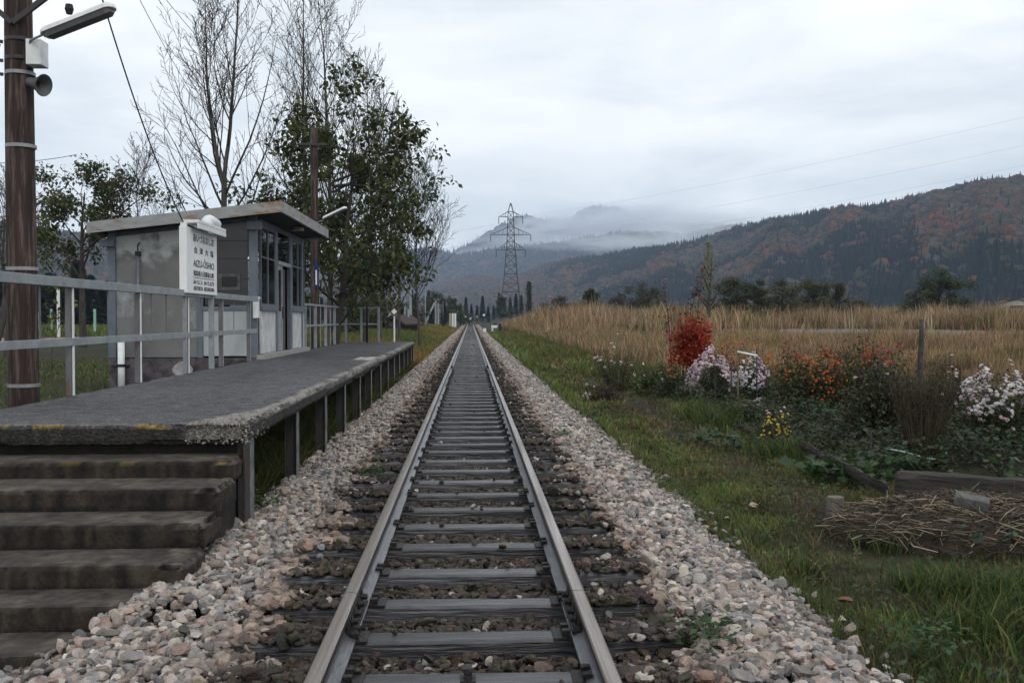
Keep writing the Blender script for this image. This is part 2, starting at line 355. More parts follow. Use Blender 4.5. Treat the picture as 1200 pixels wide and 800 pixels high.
def crown_protos(rng):
    out = []
    for k in range(5):                                   # broadleaf crowns, lumpy
        v, f = ICO2 if k else ICO2; v = v.copy(); lum = np.array([mnoise.noise(Vector(p) * 1.7 + Vector((k * 5, 0, 0))) for p in v])
        v = v * (1 + 0.38 * lum)[:, None]; v[:, 2] = v[:, 2] * 0.9 + 0.55; out.append((v, f))
    for k in range(3):                                   # conifers: stacked ragged skirts
        vs = []; fs = []; n = 7
        for t in range(3):
            z0, z1, r0 = 0.0 + t * 0.75, 1.35 + t * 0.8, 0.95 - t * 0.27; b = len(vs)
            for i in range(n):
                a = 2 * math.pi * (i + 0.5 * (t % 2)) / n; r = r0 * (0.75 + 0.4 * rng.random()); vs.append((math.cos(a) * r, math.sin(a) * r, z0 - 0.1 * rng.random()))
            vs.append((0, 0, z1))
            fs += [(b + i, b + (i + 1) % n, b + n) for i in range(n)]
        out.append((np.array(vs), np.array(fs)))
    return out
PAL_B = np.array([[0.125, 0.046, 0.028], [0.082, 0.05, 0.034], [0.05, 0.05, 0.028], [0.07, 0.064, 0.056], [0.112, 0.056, 0.03], [0.04, 0.045, 0.026], [0.065, 0.042, 0.034]])
def forest(name, P, U, count, r0, seed, con_fn, label, dense=1.0):
    rng = np.random.default_rng(seed); nt, nu, _ = P.shape; protos = crown_protos(rng)
    A = np.linalg.norm(np.cross(P[1:, :-1] - P[:-1, :-1], P[:-1, 1:] - P[:-1, :-1]), axis=-1); cell = rng.choice(A.size, count, p=(A / A.sum()).ravel())
    j = cell // (nu - 1); i = cell % (nu - 1); fu, fv = rng.random(count), rng.random(count)
    pos = P[j, i] * ((1 - fu) * (1 - fv))[:, None] + P[j, i + 1] * (fu * (1 - fv))[:, None] + P[j + 1, i] * ((1 - fu) * fv)[:, None] + P[j + 1, i + 1] * (fu * fv)[:, None]
    # the crest gets its own closed row of trees
    k = nu * 3; t = np.linspace(0, nu - 1.001, k); a = t.astype(int); fr = (t - a)[:, None]; crest = P[-1, a] * (1 - fr) + P[-1, a + 1] * fr; crest[:, 1] += rng.uniform(-8, 4, k)
    pos = np.concatenate([pos, crest]); tt = np.concatenate([(j + fv) / (nt - 1), np.ones(k)]); uu = np.concatenate([U[i] + fu * (U[1] - U[0]), U[a]]); n = len(pos)
    con = con_fn(uu, tt, pos) > rng.random(n)
    which = np.where(con, rng.integers(5, 8, n), rng.integers(0, 5, n))
    s = r0 * rng.uniform(0.6, 1.35, n); hs = np.where(con, s * rng.uniform(0.5, 0.8, n), s * rng.uniform(0.75, 1.1, n)); s = np.where(con, s * 0.52, s)
    pos[:, 2] -= 0.5
    pn = fbm(pos[:, 0], pos[:, 1], r0 * 14, seed, 3); pick = np.clip(((pn * 0.5 + 0.5) * 7 + rng.normal(0, 1.6, n)).astype(int), 0, 6)
    col = PAL_B[pick] * rng.uniform(0.65, 1.35, n)[:, None]
    cc = np.array([0.010, 0.017, 0.016]) * rng.uniform(0.6, 1.5, n)[:, None]; col = np.where(con[:, None], cc, col)
    me = scatter(name, protos, which, pos, np.stack([s, s, hs], -1), rotz(rng.uniform(0, 6.28, n)), col, [M_FOREST], smooth=False)
    tag(link('forest', me), label, 'forest', kind='stuff')

PA, UA = hill('hill_near', [(1420, 170, 950), (1300, 190, 1000), (1200, 213, 1080), (1150, 217, 1120), (1100, 229, 1170), (1050, 241, 1230), (1000, 249, 1290), (950, 254, 1360), (900, 262, 1430), (850, 274, 1500),
                            (820, 284, 1560), (780, 292, 1640), (742, 296, 1720), (707, 302, 1820), (660, 308, 1960), (637, 314, 2050), (618, 322, 2130), (585, 329, 2250), (566, 325, 2350), (530, 331, 2450), (500, 340, 2500), (430, 352, 2600)],
               [(1420, 480), (1200, 560), (900, 800), (700, 1150), (500, 1700), (430, 1800)], 1.0, fold=0.16)
def conA(u, t, p):
    n = fbm(p[:, 0], p[:, 1], 130, 7, 3)
    c = 0.10 + 0.85 * sstep(0.05, 0.35, n + 0.75 * sstep(0.72, 0.95, t) * (u < 1040) * (u > 750) + 0.5 * sstep(0.30, 0.12, t) + 0.45 * np.exp(-((u - 760) / 50) ** 2) + 0.4 * np.exp(-((u - 690) / 30) ** 2) * (t < 0.6) - 0.35 * (u > 1080) - 0.5 * (u < 640))
    return c
forest('forest_near', PA, UA, 32000, 4.7, 21, conA, 'autumn forest of rust, brown and dark conifer crowns covering the long ridge on the right')
PB, UB = hill('hill_far', [(180, 318, 3300), (300, 312, 3400), (400, 306, 3500), (470, 297, 3500), (502, 296, 3500), (538, 303, 3500), (557, 300, 3500), (585, 295, 3500), (620, 291, 3500), (659, 288, 3500), (695, 281, 3500), (720, 277, 3500), (760, 275, 3500), (800, 279, 3450), (860, 268, 3400), (980, 262, 3300)],
              [(180, 2500), (980, 2500)], 2.0, fold=0.14)
forest('forest_far', PB, UB, 16000, 10.0, 22, lambda u, t, p: 0.25 + 0.5 * sstep(-0.1, 0.4, fbm(p[:, 0], p[:, 1], 260, 8, 2)), 'hazy forest on the farther hill behind the pylon')
PC, UC = hill('hill_peak', [(470, 320, 4400), (520, 305, 4400), (552, 292, 4400), (582, 273, 4400), (600, 263, 4400), (618, 258, 4400), (632, 262, 4400), (660, 266, 4400), (680, 254, 4400), (697, 248, 4400), (722, 249, 4400), (745, 260, 4400), (760, 266, 4400), (850, 270, 4400)],
              [(470, 3800), (850, 3800)], 3.0, fold=0.08)
forest('forest_peak', PC, UC, 7000, 15.0, 23, lambda u, t, p: 0.5 + 0 * u, 'faint forest on the misty peaks beyond all other hills')
PD, UD = hill('hill_left', [(-420, 240, 1300), (-200, 255, 1400), (0, 268, 1500), (60, 276, 1500), (110, 282, 1550), (160, 294, 1650), (250, 306, 1800), (330, 318, 2000), (400, 335, 2200), (440, 348, 2300)],
              [(-420, 800), (440, 1500)], 4.0, fold=0.14)
forest('forest_left', PD, UD, 14000, 6.5, 24, lambda u, t, p: 0.10 + 0.75 * sstep(0.4, 0.1, t + 0.3 * fbm(p[:, 0], p[:, 1], 150, 9, 2)), 'purplish brown forest on the hill far left behind the utility pole')

HAZE_D = 0.00015
hz = MB(); hz.box(-5200, 5200, -60, 5200, -2.0, 560); ho = hz.build('haze', [])
hm = bpy.data.materials.new('haze_air'); hm.use_nodes = True; hn = hm.node_tree.nodes; hn.remove(hn['Principled BSDF'])
pv = hn.new('ShaderNodeVolumePrincipled'); pv.inputs['Color'].default_value = (0.60, 0.76, 1.0, 1); pv.inputs['Density'].default_value = HAZE_D
hm.node_tree.links.new(pv.outputs[0], hn['Material Output'].inputs['Volume']); ho.data.materials.clear(); ho.data.materials.append(hm)
tag(ho, kind='stuff')
MV, MF = ICO3
def mist(px, py, D, rx, ry, rz, dens, seed):
    """a low cloud: soft edged volume, density torn by noise"""
    m = bpy.data.materials.new('mist_air'); m.use_nodes = True; n = m.node_tree.nodes; l = m.node_tree.links; n.remove(n['Principled BSDF'])
    p = n.new('ShaderNodeVolumePrincipled'); p.inputs['Color'].default_value = (0.93, 0.96, 1.0, 1)
    tc = n.new('ShaderNodeTexCoord'); ln = n.new('ShaderNodeVectorMath'); ln.operation = 'LENGTH'; l.new(tc.outputs['Object'], ln.inputs[0])
    fo = n.new('ShaderNodeMapRange'); fo.inputs[1].default_value = 1.0; fo.inputs[2].default_value = 0.25; fo.inputs[3].default_value = 0.0; fo.inputs[4].default_value = 1.0; fo.interpolation_type = 'SMOOTHSTEP'; l.new(ln.outputs['Value'], fo.inputs[0])
    mp = n.new('ShaderNodeMapping'); mp.inputs['Location'].default_value = (seed * 3.7, seed, 0); mp.inputs['Scale'].default_value = (1.0, 0.8, 0.45); l.new(tc.outputs['Object'], mp.inputs[0])
    nz = n.new('ShaderNodeTexNoise'); nz.inputs['Scale'].default_value = 3.2; nz.inputs['Detail'].default_value = 4; nz.inputs['Roughness'].default_value = 0.6; nz.inputs['Distortion'].default_value = 0.6; l.new(mp.outputs[0], nz.inputs[0])
    nr = n.new('ShaderNodeMapRange'); nr.inputs[1].default_value = 0.42; nr.inputs[2].default_value = 0.66; nr.inputs[3].default_value = 0.0; nr.inputs[4].default_value = dens; l.new(nz.outputs[0], nr.inputs[0])
    mu = n.new('ShaderNodeMath'); mu.operation = 'MULTIPLY'; l.new(fo.outputs[0], mu.inputs[0]); l.new(nr.outputs[0], mu.inputs[1]); l.new(mu.outputs[0], p.inputs['Density']); l.new(p.outputs[0], n['Material Output'].inputs['Volume'])
    o = link('mist', np_mesh('mist', MV, [MF], None, [m], smooth=True)); o.location = atY(px, py, D); o.scale = (rx, ry, rz); tag(o, 'low white mist lying along the far hills', 'mist', kind='stuff')
for k, a in enumerate([(650, 283, 3900, 420, 180, 75, .020), (735, 258, 3900, 480, 180, 85, .024), (800, 270, 3500, 380, 180, 75, .020), (700, 284, 3150, 420, 120, 34, .016), (790, 284, 2600, 330, 120, 52, .020), (870, 262, 2300, 260, 110, 42, .014),
                       (575, 300, 3850, 300, 150, 50, .014), (664, 262, 4000, 300, 150, 60, .018), (725, 250, 4000, 330, 150, 60, .010), (640, 268, 4050, 260, 150, 45, .012)]): mist(*a, k + 1.0)

# ---------------------------------------------------------------- track
GAUGE = 1.067; RH = 0.15; HEADW = 0.065
M_RAILTOP = mat('rail_running_surface', (0.34, 0.295, 0.26), (0.19, 0.155, 0.135), 5, 0.32, 0.08, 60, stretch=(6, 0.12, 1), metallic=0.75, rvar=0.1)
M_RAIL = mat('rusty_rail', (0.045, 0.032, 0.026), (0.028, 0.024, 0.024), 6, 0.45, 0.4, 60, stretch=(1, 0.3, 1), spec=0.4)
M_RAILFOOT = mat('wet_rail_foot', (0.10, 0.105, 0.12), (0.05, 0.048, 0.05), 10, 0.33, 0.3, 40, stretch=(1, 0.25, 1), spec=0.6)
M_SLEEPER = mat('wet_sleeper_wood', (0.085, 0.085, 0.095), (0.026, 0.025, 0.028), 10, 0.36, 0.9, 45, stretch=(0.12, 1, 1), spec=0.55, stain=(0.018, 0.016, 0.016), stain_amt=0.36, stain_scale=5, rvar=0.16, objrand=0.35)
M_IRON = mat('rusty_iron', (0.028, 0.024, 0.024), (0.016, 0.014, 0.014), 20, 0.5, 0.6, 60)
track = empty('railway_track'); tag(track, 'single railway track running straight away between gravel shoulders to the valley', 'railway track')
T0, T1 = -3.0, 224.0
for s in (-1, 1):
    xc = s * (GAUGE / 2 + HEADW / 2); m = MB()
    prof = [(-.061, -RH), (.061, -RH), (.061, -RH + .011), (.012, -RH + .028), (.0075, -RH + .045), (.0075, -.042), (.0325, -.032), (.0325, -.008), (.026, -.0015), (.012, 0), (-.012, 0), (-.026, -.0015), (-.0325, -.008), (-.0325, -.032), (-.0075, -.042), (-.0075, -RH + .045), (-.012, -RH + .028), (-.061, -RH + .011)]
    JOINTS = [T0, 4.93, 29.93, 54.93, 79.93, 104.93, 129.93, 154.93, 179.93, 204.93, T1]
    for a, b in zip(JOINTS[:-1], JOINTS[1:]):
        n = len(prof); vs = [(xc + x, a + 0.004, z) for x, z in prof] + [(xc + x, b - 0.004, z) for x, z in prof]; b0 = len(m.v)
        m.mi = 1; m.add(vs, [tuple(range(n)), tuple(range(2 * n - 1, n - 1, -1))])
        for i in range(n):
            m.f.append(tuple(b0 + q for q in (i, i + n, (i + 1) % n + n, (i + 1) % n))); m.m.append(0 if 7 <= i <= 11 else (2 if i in (2, 3, 16, 15) else 1))
    rail = m.build('rail', [M_RAILTOP, M_RAIL, M_RAILFOOT], track, smooth=False)
    for yj in (4.93, 29.93):                       # joint bars with bolts
        j = MB()
        for q in (-1, 1):
            j.box(xc + q * .010, xc + q * .030, yj - .28, yj + .28, -.118, -.045); j.box(xc + q * .012, xc + q * .058, yj - .28, yj + .28, -.132, -.116)
            for by in (-.21, -.08, .08, .21): j.tube([(xc + q * .030, yj + by, -.08), (xc + q * .062, yj + by, -.08)], .017, 6); j.tube([(xc + q * .030, yj + by, -.08), (xc + q * .040, yj + by, -.08)], .028, 6)
        j.build('joint_bar', M_IRON, rail, bevel=0.003)
rs = random.Random(4)
# sleeper fronts, spacing about 0.67 m; shallower spacing at the rail joint
sy = []; y = 3.25
for yy in (3.55, 4.14, 4.70, 5.28): sy.append(yy)
y = 5.28
while y < T1 - 1: y += 0.672 + rs.uniform(-.03, .03); sy.append(y)
def sleeper_mesh(seed, lod):
    r = random.Random(seed); m = MB(); w = 0.155 + r.uniform(-.012, .012); L = 1.05 + r.uniform(-.03, .03); nx = 22 if lod else 4
    prof = [(-w / 2, -.30), (w / 2, -.30), (w / 2, -.166), (w / 2 - .012, -.153), (w / 6, -.151), (-w / 6, -.151), (-w / 2 + .012, -.153), (-w / 2, -.166)]
    vs = []; n = len(prof)
    for i in range(nx + 1):
        x = -L + 2 * L * i / nx
        for k, (py_, pz) in enumerate(prof):
            d = mnoise.noise(Vector((x * 3, k * 1.3, seed))) * .007; dd = mnoise.noise(Vector((x * 2, k * 2.3, seed + 9))) * .006 * (lod)
            vs.append((x, py_ + dd + (mnoise.noise(Vector((x * 1.3, 0, seed + 3))) * .008), pz - abs(d) - (0.0)))
    fs = [(i * n + k, i * n + (k + 1) % n, (i + 1) * n + (k + 1) % n, (i + 1) * n + k) for i in range(nx) for k in range(n)] + [tuple(range(n)), tuple(nx * n + k for k in range(n - 1, -1, -1))]
    m.add(vs, fs); return m
sl_me = []
for k in range(8):
    o = sleeper_mesh(k + 1, 1).build('sleeper', M_SLEEPER, None); sl_me.append(o.data); bpy.data.objects.remove(o)
spike_me = []
for sd2 in (-1, 1):
    sp = MB(); xr = sd2 * (GAUGE / 2 + HEADW / 2); sp.box(xr - .13, xr + .13, -.08, .08, -.156, -.1465)
    for q in (-1, 1):
        xx = xr + q * .075
        for dy in ((-.045, .045) if q * sd2 < 0 else (.04,)):
            sp.box(xx - .012, xx + .012, dy - .012, dy + .012, -.155, -.130); sp.box(xx - .02 - q * .006, xx + .02 - q * .006, dy - .018, dy + .018, -.134, -.116)
    spo = sp.build('rail_fastening', M_IRON, None, bevel=0.002); spike_me.append(spo.data); bpy.data.objects.remove(spo)
farm = MB()
for i, y in enumerate(sy):
    if i < 100:
        o = link('sleeper', sl_me[i % 8], track, (rs.uniform(-.02, .02), y, rs.uniform(-.006, .004))); o.rotation_euler = (0, 0, rs.uniform(-.012, .012))
        if i < 40:
            for q in (0, 1): link('rail_fastening', spike_me[q], o)
    else: farm.box(-1.05, 1.05, y - .1, y + .1, -.3, -.152)
fo = farm.build('sleeper', M_SLEEPER, track); tag(fo, kind='stuff')
m = MB(); m.box(0.0, .035, 4.11, 4.17, -.152, -.10); m.box(-.015, .05, 4.10, 4.18, -.155, -.146); m.build('marker_bracket', M_IRON, track, bevel=.003)

# ---------------------------------------------------------------- ballast stones
def stone_protos(n, seed, base=ICO2, cuts=8):
    r = np.random.default_rng(seed); out = []
    for k in range(n):
        v, f = base; v = v.copy()
        for c in range(cuts):
            d = r.normal(size=3); d /= np.linalg.norm(d); h = r.uniform(0.36, 0.72); t = v @ d; v = v - np.clip(t - h, 0, None)[:, None] * d
        v *= np.array([r.uniform(.8, 1.15), r.uniform(.7, 1.0), r.uniform(.5, .8)]); out.append((v, f))
    return out
PAL_S = np.array([[.44, .37, .335], [.36, .335, .32], [.50, .45, .38], [.27, .26, .255], [.38, .28, .24], [.17, .16, .16], [.58, .53, .48], [.31, .26, .22], [.23, .24, .25]])
PW = np.array([.22, .18, .11, .13, .10, .07, .06, .08, .05]); PW = PW / PW.sum()
def ballast(name, label, y0, y1, dens, size, seed, base, dark=True):
    r = np.random.default_rng(seed); N = int((y1 - y0) * 4.9 * dens); x = r.uniform(-2.45, 2.45, N); y = y0 + (y1 - y0) * r.random(N)
    edge = 0.97 + 0.16 * fbm(x * 0 + np.sign(x) * 5, y, 0.9, 3, 3) + 0.10 * fbm(x, y, 0.25, 4, 2) + 0.10 * (x > 0) * (1 - sstep(7, 12, y)); light = np.abs(x) > edge
    toe = np.where(x > 0, 1.93 + 0.12 * fbm(x, y, 1.2, 6, 3), np.where(y < 8.5, 2.25, 1.75 + 0.1 * fbm(x, y, 1.2, 7, 3)))
    keep = np.abs(x) < toe + 0.12 * r.normal(size=N) * (r.random(N) < .4)
    # thin dark ballast so sleepers stay visible, drop stones inside rails, sleepers and steps
    ph = np.min(np.abs(y[:, None] - np.array(sy)[None, :]), axis=1); z = ground_z(x, y) + 0.03
    ax = np.abs(x); onslp = (ph < .10) & (ax < 1.07)
    keep &= ~(onslp & (ax < .66)) | (r.random(N) < .006)
    cov = .85 + .5 * fbm(x, y, .5, 41, 2) + .3 * (ax > .85); keep &= ~(onslp & (ax >= .66) & (r.random(N) > cov))
    keep &= ~((ax > .50) & (ax < .64))
    stairs = (x < -1.60) & (y < 7.5) & (y > 4.95); keep &= ~(stairs & (x < -1.60 - (7.5 - y) * 0.11 - 0.1 * r.random(N)))
    keep &= ~((x < -2.0) & (y > 7.5))
    x, y, z, light, ax, onslp = [q[keep] for q in (x, y, z, light, ax, onslp)]; n = len(x)
    s = size * np.exp(r.normal(0, .28, n)) * np.where(light, 1.0, .80) * np.where(onslp & (ax > .66), 1.15, 1.0); s = np.clip(s, size * .45, size * 1.9)
    z = z + r.uniform(-.3, 1.0, n) * s * .55 + np.where(light, r.exponential(.008, n), 0); z = np.where(onslp & (ax < 1.07), -.152 + s * .42, z)
    z = np.where((~light) & (~onslp), np.minimum(z, np.where(ax > .66, -.160, -.188) + s * .2), z)
    pilez = np.interp(y, [4.6, 5.1, 5.43, 5.83, 6.3, 6.7, 7.3], [-.36, -.28, -.15, -.06, -.08, -.12, -.16]); onst = (x < -1.35) & (y < 7.3) & (y > 4.9)
    px_ = np.interp(-x, [1.3, 1.55, 1.75, 2.2], [-.17, -.13, -.16, -.36]); z = np.where(onst, np.minimum(px_, pilez + .06) + r.uniform(-.4, 1.0, n) * s * .5, z)
    col = PAL_S[r.choice(len(PW), n, p=PW)] * r.uniform(.7, 1.2, n)[:, None] * 0.95
    dk = np.array([.036, .026, .019])[None] * r.uniform(.5, 1.9, n)[:, None] * np.array([1, 1, 1]) + r.uniform(0, .012, (n, 3)); dk[r.random(n) < .10] *= 2.0
    stray = r.random(n) < np.where(light, 1, .035 + .25 * sstep(.82, 1.05, ax)); tr_ = np.exp(-((ax - 1.0) / .14).clip(0) ** 2)[:, None] * light[:, None] * .75; col = col * (1 - tr_) + col * np.array([.62, .50, .42]) * tr_; col = np.where(stray[:, None], col, dk)
    toedark = (light & (ax > 1.86) & (r.random(n) < .45))[:, None]; col = np.where(toedark, col * .45, col)
    near = (light & (r.random(n) < .10))[:, None]; col = np.where(near, col * .5, col)
    rot = rand_rot(n, r) * 1.0; tilt = r.random(n) < .7; rz = rotz(r.uniform(0, 6.28, n)); rot = np.where(tilt[:, None, None], rz, rot)
    pr = stone_protos(16, seed, base); me = scatter(name, pr, r.integers(0, 16, n), np.stack([x, y, z], -1), np.stack([s, s, s], -1), rot, col, [M_STONE])
    tag(link('gravel', me), label, 'gravel', kind='stuff')
ballast('gravel_near', 'pinkish grey ballast stones beside and between the rails near the steps', 3.2, 9.5, 1250, .034, 31, ICO2)
ballast('gravel_middle', 'ballast stones alongside the platform posts and the track', 9.5, 26, 850, .035, 32, ICO1)
ballast('gravel_distant', 'paler ballast shoulders narrowing away along the distant track', 26, 75, 330, .045, 33, ICO1)
ballast('gravel_remote', 'thin pale ballast lines at the vanishing end of the track', 75, 206, 90, .08, 34, (np.array([[1, 0, 0], [-1, 0, 0], [0, 1, 0], [0, -1, 0], [0, 0, 1], [0, 0, -1]], float), np.array([[0, 2, 4], [2, 1, 4], [1, 3, 4], [3, 0, 4], [2, 0, 5], [1, 2, 5], [3, 1, 5], [0, 3, 5]])))

# ---------------------------------------------------------------- platform and its steps
PZ = 0.60; PX0, PX1 = -3.90, -1.60
plat = empty('railway_platform', (0, 0, 0)); tag(plat, 'low concrete platform with dark asphalt top and crumbling edge on steel posts', 'platform')
ASPH = np.array([.058, .058, .062]); AGG = np.array([.26, .24, .215]); DKC = np.array([.035, .031, .028])
def px1(y): return -1.585 - 0.0075 * (y - 7.2)
def deck_col(p, e, ijk):
    i, j, k, nx, ny, nz = ijk; n1 = mnoise.noise(Vector((p.x * 3, p.y * 1.2, 1.0))); n2 = mnoise.noise(Vector((p.x * 22, p.y * 22, 5.0)))
    if k == nz:
        dx = PX1 - p.x; dy = p.y - DY0
        w = 1 if dx < 0.10 + 0.10 * n1 + .03 * n2 + 0.30 * math.exp(-((p.y - DY0) / 1.0) ** 2) * (1 if p.x > -2.6 else .2) else 0
        if dy < .03 and mnoise.noise(Vector((p.x * 4.2, 2, 9))) > .02 and p.x < -2.1: return np.array([.24, .16, .035])
        if dy < .035 + .03 * n2: w = max(w, .35)
        if dx < .05 and n1 < .1: w = 0.35
        c = ASPH * (0.9 + .5 * mnoise.noise(Vector((p.x * .8, p.y * .5, 3))) + .7 * mnoise.noise(Vector((p.x * 7, p.y * 6, 8))) + .8 * n2) * (1 - w) + AGG * (0.75 + .7 * n2) * w
        if 18.2 < p.y < 19.6 and -2.05 < p.x < -1.75 and n2 > -.25: c = np.array([.42, .41, .40])
        return c.clip(.01, 1)
    c = DKC * (.55 + .7 * n2)
    if j == 0:
        if nz - k <= 0.5 and mnoise.noise(Vector((p.x * 4.2, 2, 9))) > .02: c = np.array([.30, .19, .035])
        if p.x > -2.05: c = AGG * (.5 + .5 * n2) * .8
    return c.clip(.008, 1)
DY0 = 7.22
def deck_chip(p):
    f = 1 + 3.6 * math.exp(-(((p.x - PX1) / .45) ** 2 + ((p.y - DY0) / .6) ** 2)); return f if p.x > -2.3 else .3
dk = rough_box('deck', PX0, PX1, DY0, 11.5, PZ - .145, PZ, .036, .05, 3, [M_DECK], plat, deck_col, deck_chip, wob=.005)
dk2 = rough_box('deck', PX0, PX1, 11.503, 32.3, PZ - .145, PZ, .085, .05, 5, [M_DECK], plat, deck_col, deck_chip, wob=.006)
for o in (dk, dk2):
    for v in o.data.vertices: v.co.x += (px1(v.co.y) - PX1) * ((v.co.x - PX0) / (PX1 - PX0)); v.co.z -= 0.006 * (7.9 - v.co.y) if v.co.y < 7.9 else 0
m = MB(); 
for y0 in np.arange(7.4, 32, 0.05): pass
m.box(PX0 + .05, PX1 - .34, 7.7, 32.1, PZ - .30, PZ - .150); m.build('deck_beam', M_STEELD, plat)
def hbeam(mb, x, y, z0, z1, w=.12, d=.12, t=.011):
    mb.mi = 1; mb.box(x + w / 2 - t, x + w / 2, y - d / 2, y + d / 2, z0, z1); mb.mi = 0; mb.box(x - w / 2, x - w / 2 + t, y - d / 2, y + d / 2, z0, z1); mb.box(x - w / 2 + t, x + w / 2 - t, y - t / 2, y + t / 2, z0, z1)
M_FLANGE_LIT = mat('weathered_flange_skylit', (0.20, 0.215, 0.23), (0.10, 0.105, 0.11), 7, 0.45, 0.2, 40, stain=(.06, .035, .025), stain_amt=.42, stain_scale=8)  # stained steel, painted paler for the sky light on its track side
PYS = [7.62, 9.72, 11.72, 13.62, 15.6, 17.5, 19.5, 21.4, 23.3, 25.2, 27.1, 29.0, 30.9, 32.15]
for y in PYS:
    x = px1(y) - .10; m = MB(); hbeam(m, x, y, -.55, PZ - .147); m.build('support_post', [M_STEELD, M_FLANGE_LIT], plat, bevel=.002)
    m = MB(); hbeam(m, -3.6, y, -.4, PZ - .147); m.build('support_post', [M_STEELD, M_FLANGE_LIT], plat)
r_ = np.random.default_rng(91); n_ = 2600; ys_ = 7.22 + 9 * r_.random(n_) ** 2.4; bd = .05 + .34 * np.exp(-((ys_ - 7.2) / .9) ** 2) + .05 * fbm(ys_, ys_ * 0, .6, 50, 2); xs_ = -1.585 - .0075 * (ys_ - 7.2) - .01 - bd.clip(.02) * r_.random(n_); k_ = fbm(xs_, ys_, .25, 51, 2) + .9 * np.exp(-((ys_ - 7.2) / 1.0) ** 2) > .25; xs_, ys_ = xs_[k_], ys_[k_]; n_ = len(xs_)
zs_ = np.full(n_, PZ - .004) - .006 * (7.9 - ys_).clip(0) * 1.0; fz_ = r_.random(n_) < .28; fz_ &= ys_ < 9; zs_ = np.where(fz_, PZ - .145 * r_.random(n_), zs_); ff = fz_ & (r_.random(n_) < .6); ys_ = np.where(ff, DY0 + .004, ys_); xs_ = np.where(ff, -1.6 - .42 * r_.random(n_) ** 1.4, np.where(fz_, -1.588 - .0075 * (ys_ - 7.2), xs_))
sc_ = (r_.uniform(.006, .017, n_))[:, None] * np.ones(3); o_ = link('exposed_aggregate', scatter('aggregate', stone_protos(8, 92, ICO1), r_.integers(0, 8, n_), np.stack([xs_, ys_, zs_], -1), sc_, rand_rot(n_, r_), np.array([.27, .25, .225]) * r_.uniform(.4, 1.4, n_)[:, None], [M_STONE]), plat); tag(o_, kind='stuff')
st = empty('concrete_steps', (0, 0, 0)); tag(st, 'worn dark concrete steps climbing to the near end of the platform', 'steps')
# tread heights, front and back distances
ST = [(6.44 + .46, 7.36, .375, .26), (6.44, 6.95, .262, .125), (6.02, 6.50, .122, -.01), (5.62, 6.08, -.022, -.14), (5.27, 5.68, -.152, -.27), (4.90, 5.32, -.285, -.42)]
def step_cf(yy0):
    def f(p, e, ijk):
        i, j, k, nx, ny, nz = ijk; n2 = mnoise.noise(Vector((p.x * 20, p.y * 20, p.z * 20))); n1 = mnoise.noise(Vector((p.x * 3, p.y * 3, 7))); n3 = mnoise.noise(Vector((p.x * 9, 0, yy0)))
        n4 = mnoise.noise(Vector((p.x * 26, 3, yy0 * 3)))
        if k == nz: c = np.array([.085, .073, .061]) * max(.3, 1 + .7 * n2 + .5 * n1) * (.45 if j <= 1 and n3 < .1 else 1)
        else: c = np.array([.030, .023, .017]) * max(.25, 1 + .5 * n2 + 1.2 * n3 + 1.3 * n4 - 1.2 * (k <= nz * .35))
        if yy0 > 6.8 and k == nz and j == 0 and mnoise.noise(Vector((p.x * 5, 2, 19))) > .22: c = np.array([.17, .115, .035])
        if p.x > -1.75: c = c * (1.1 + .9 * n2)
        return np.clip(c, .006, 1)
    return f
for k, (y0, y1, z, zb) in enumerate(ST):
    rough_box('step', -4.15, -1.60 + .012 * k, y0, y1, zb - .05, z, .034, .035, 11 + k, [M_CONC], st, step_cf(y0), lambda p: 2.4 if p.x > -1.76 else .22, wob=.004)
part('understructure', mat('dark_concrete', (.03, .026, .022), (.015, .013, .012), 6, .9, .8), st, (-4.1, -1.66, 5.0, 7.20, -.6, -.33), (-4.1, -1.66, 5.75, 7.20, -.32, -.16), (-4.1, -1.66, 6.5, 7.20, -.15, .06), (-4.1, -1.68, 7.37, 7.6, -.5, .44))
part('side_plate', [M_STEELD], plat, (-1.597, -1.585, 7.18, 7.33, -.5, .45))

# ---------------------------------------------------------------- waiting shelter
SX, SY0, SY1 = -3.92, 18.56, 23.65
def onS(px, py): p = atX(px, py, SX); return p.y, p.z
sh = empty('waiting_shelter', (-5.3, 21, 0)); tag(sh, 'small grey station waiting shelter with sloping flat roof behind the platform railing', 'shelter')
sh.location = (0, 0, 0)
SXL = atY(128, 450, SY0).x
def rz_(x, lift=0): return 3.05 + (x + 7.0) / (7.0 - 3.36) * .42 + lift       # roof top height over x
# roof: shed slab with fascia
M_FASCIA = mat('fascia_paint', (0.30, 0.31, 0.31), (0.22, 0.23, 0.235), 3, 0.55, 0.15, 40, stain=(0.22, 0.12, 0.06), stain_amt=0.42, stain_scale=2.4, stretch=(1, 1, 3))
RX0, RX1, RY0, RY1 = atY(101, 262, 18.1).x, -3.36, 18.1, 24.0
m = MB(); fz = .20
def roofpt(x, y, dz): return (x, y, rz_(x) + dz)
for (xa, xb, ya, yb) in ((RX0, RX1, RY0, RY0 + .04), (RX0, RX1, RY1 - .04, RY1), (RX0, RX0 + .04, RY0 + .042, RY1 - .042), (RX1 - .04, RX1, RY0 + .042, RY1 - .042)):
    vs = [roofpt(x, y, d) for x in (xa, xb) for y in (ya, yb) for d in (-fz, 0)]
    m.add(vs, [(0, 1, 3, 2), (4, 6, 7, 5), (0, 4, 5, 1), (2, 3, 7, 6), (0, 2, 6, 4), (1, 5, 7, 3)])
roof = m.build('roof', M_FASCIA, sh)
m = MB(); vs = [roofpt(x, y, d) for x in (RX0 + .041, RX1 - .041) for y in (RY0 + .041, RY1 - .041) for d in (-.03, -.012)]
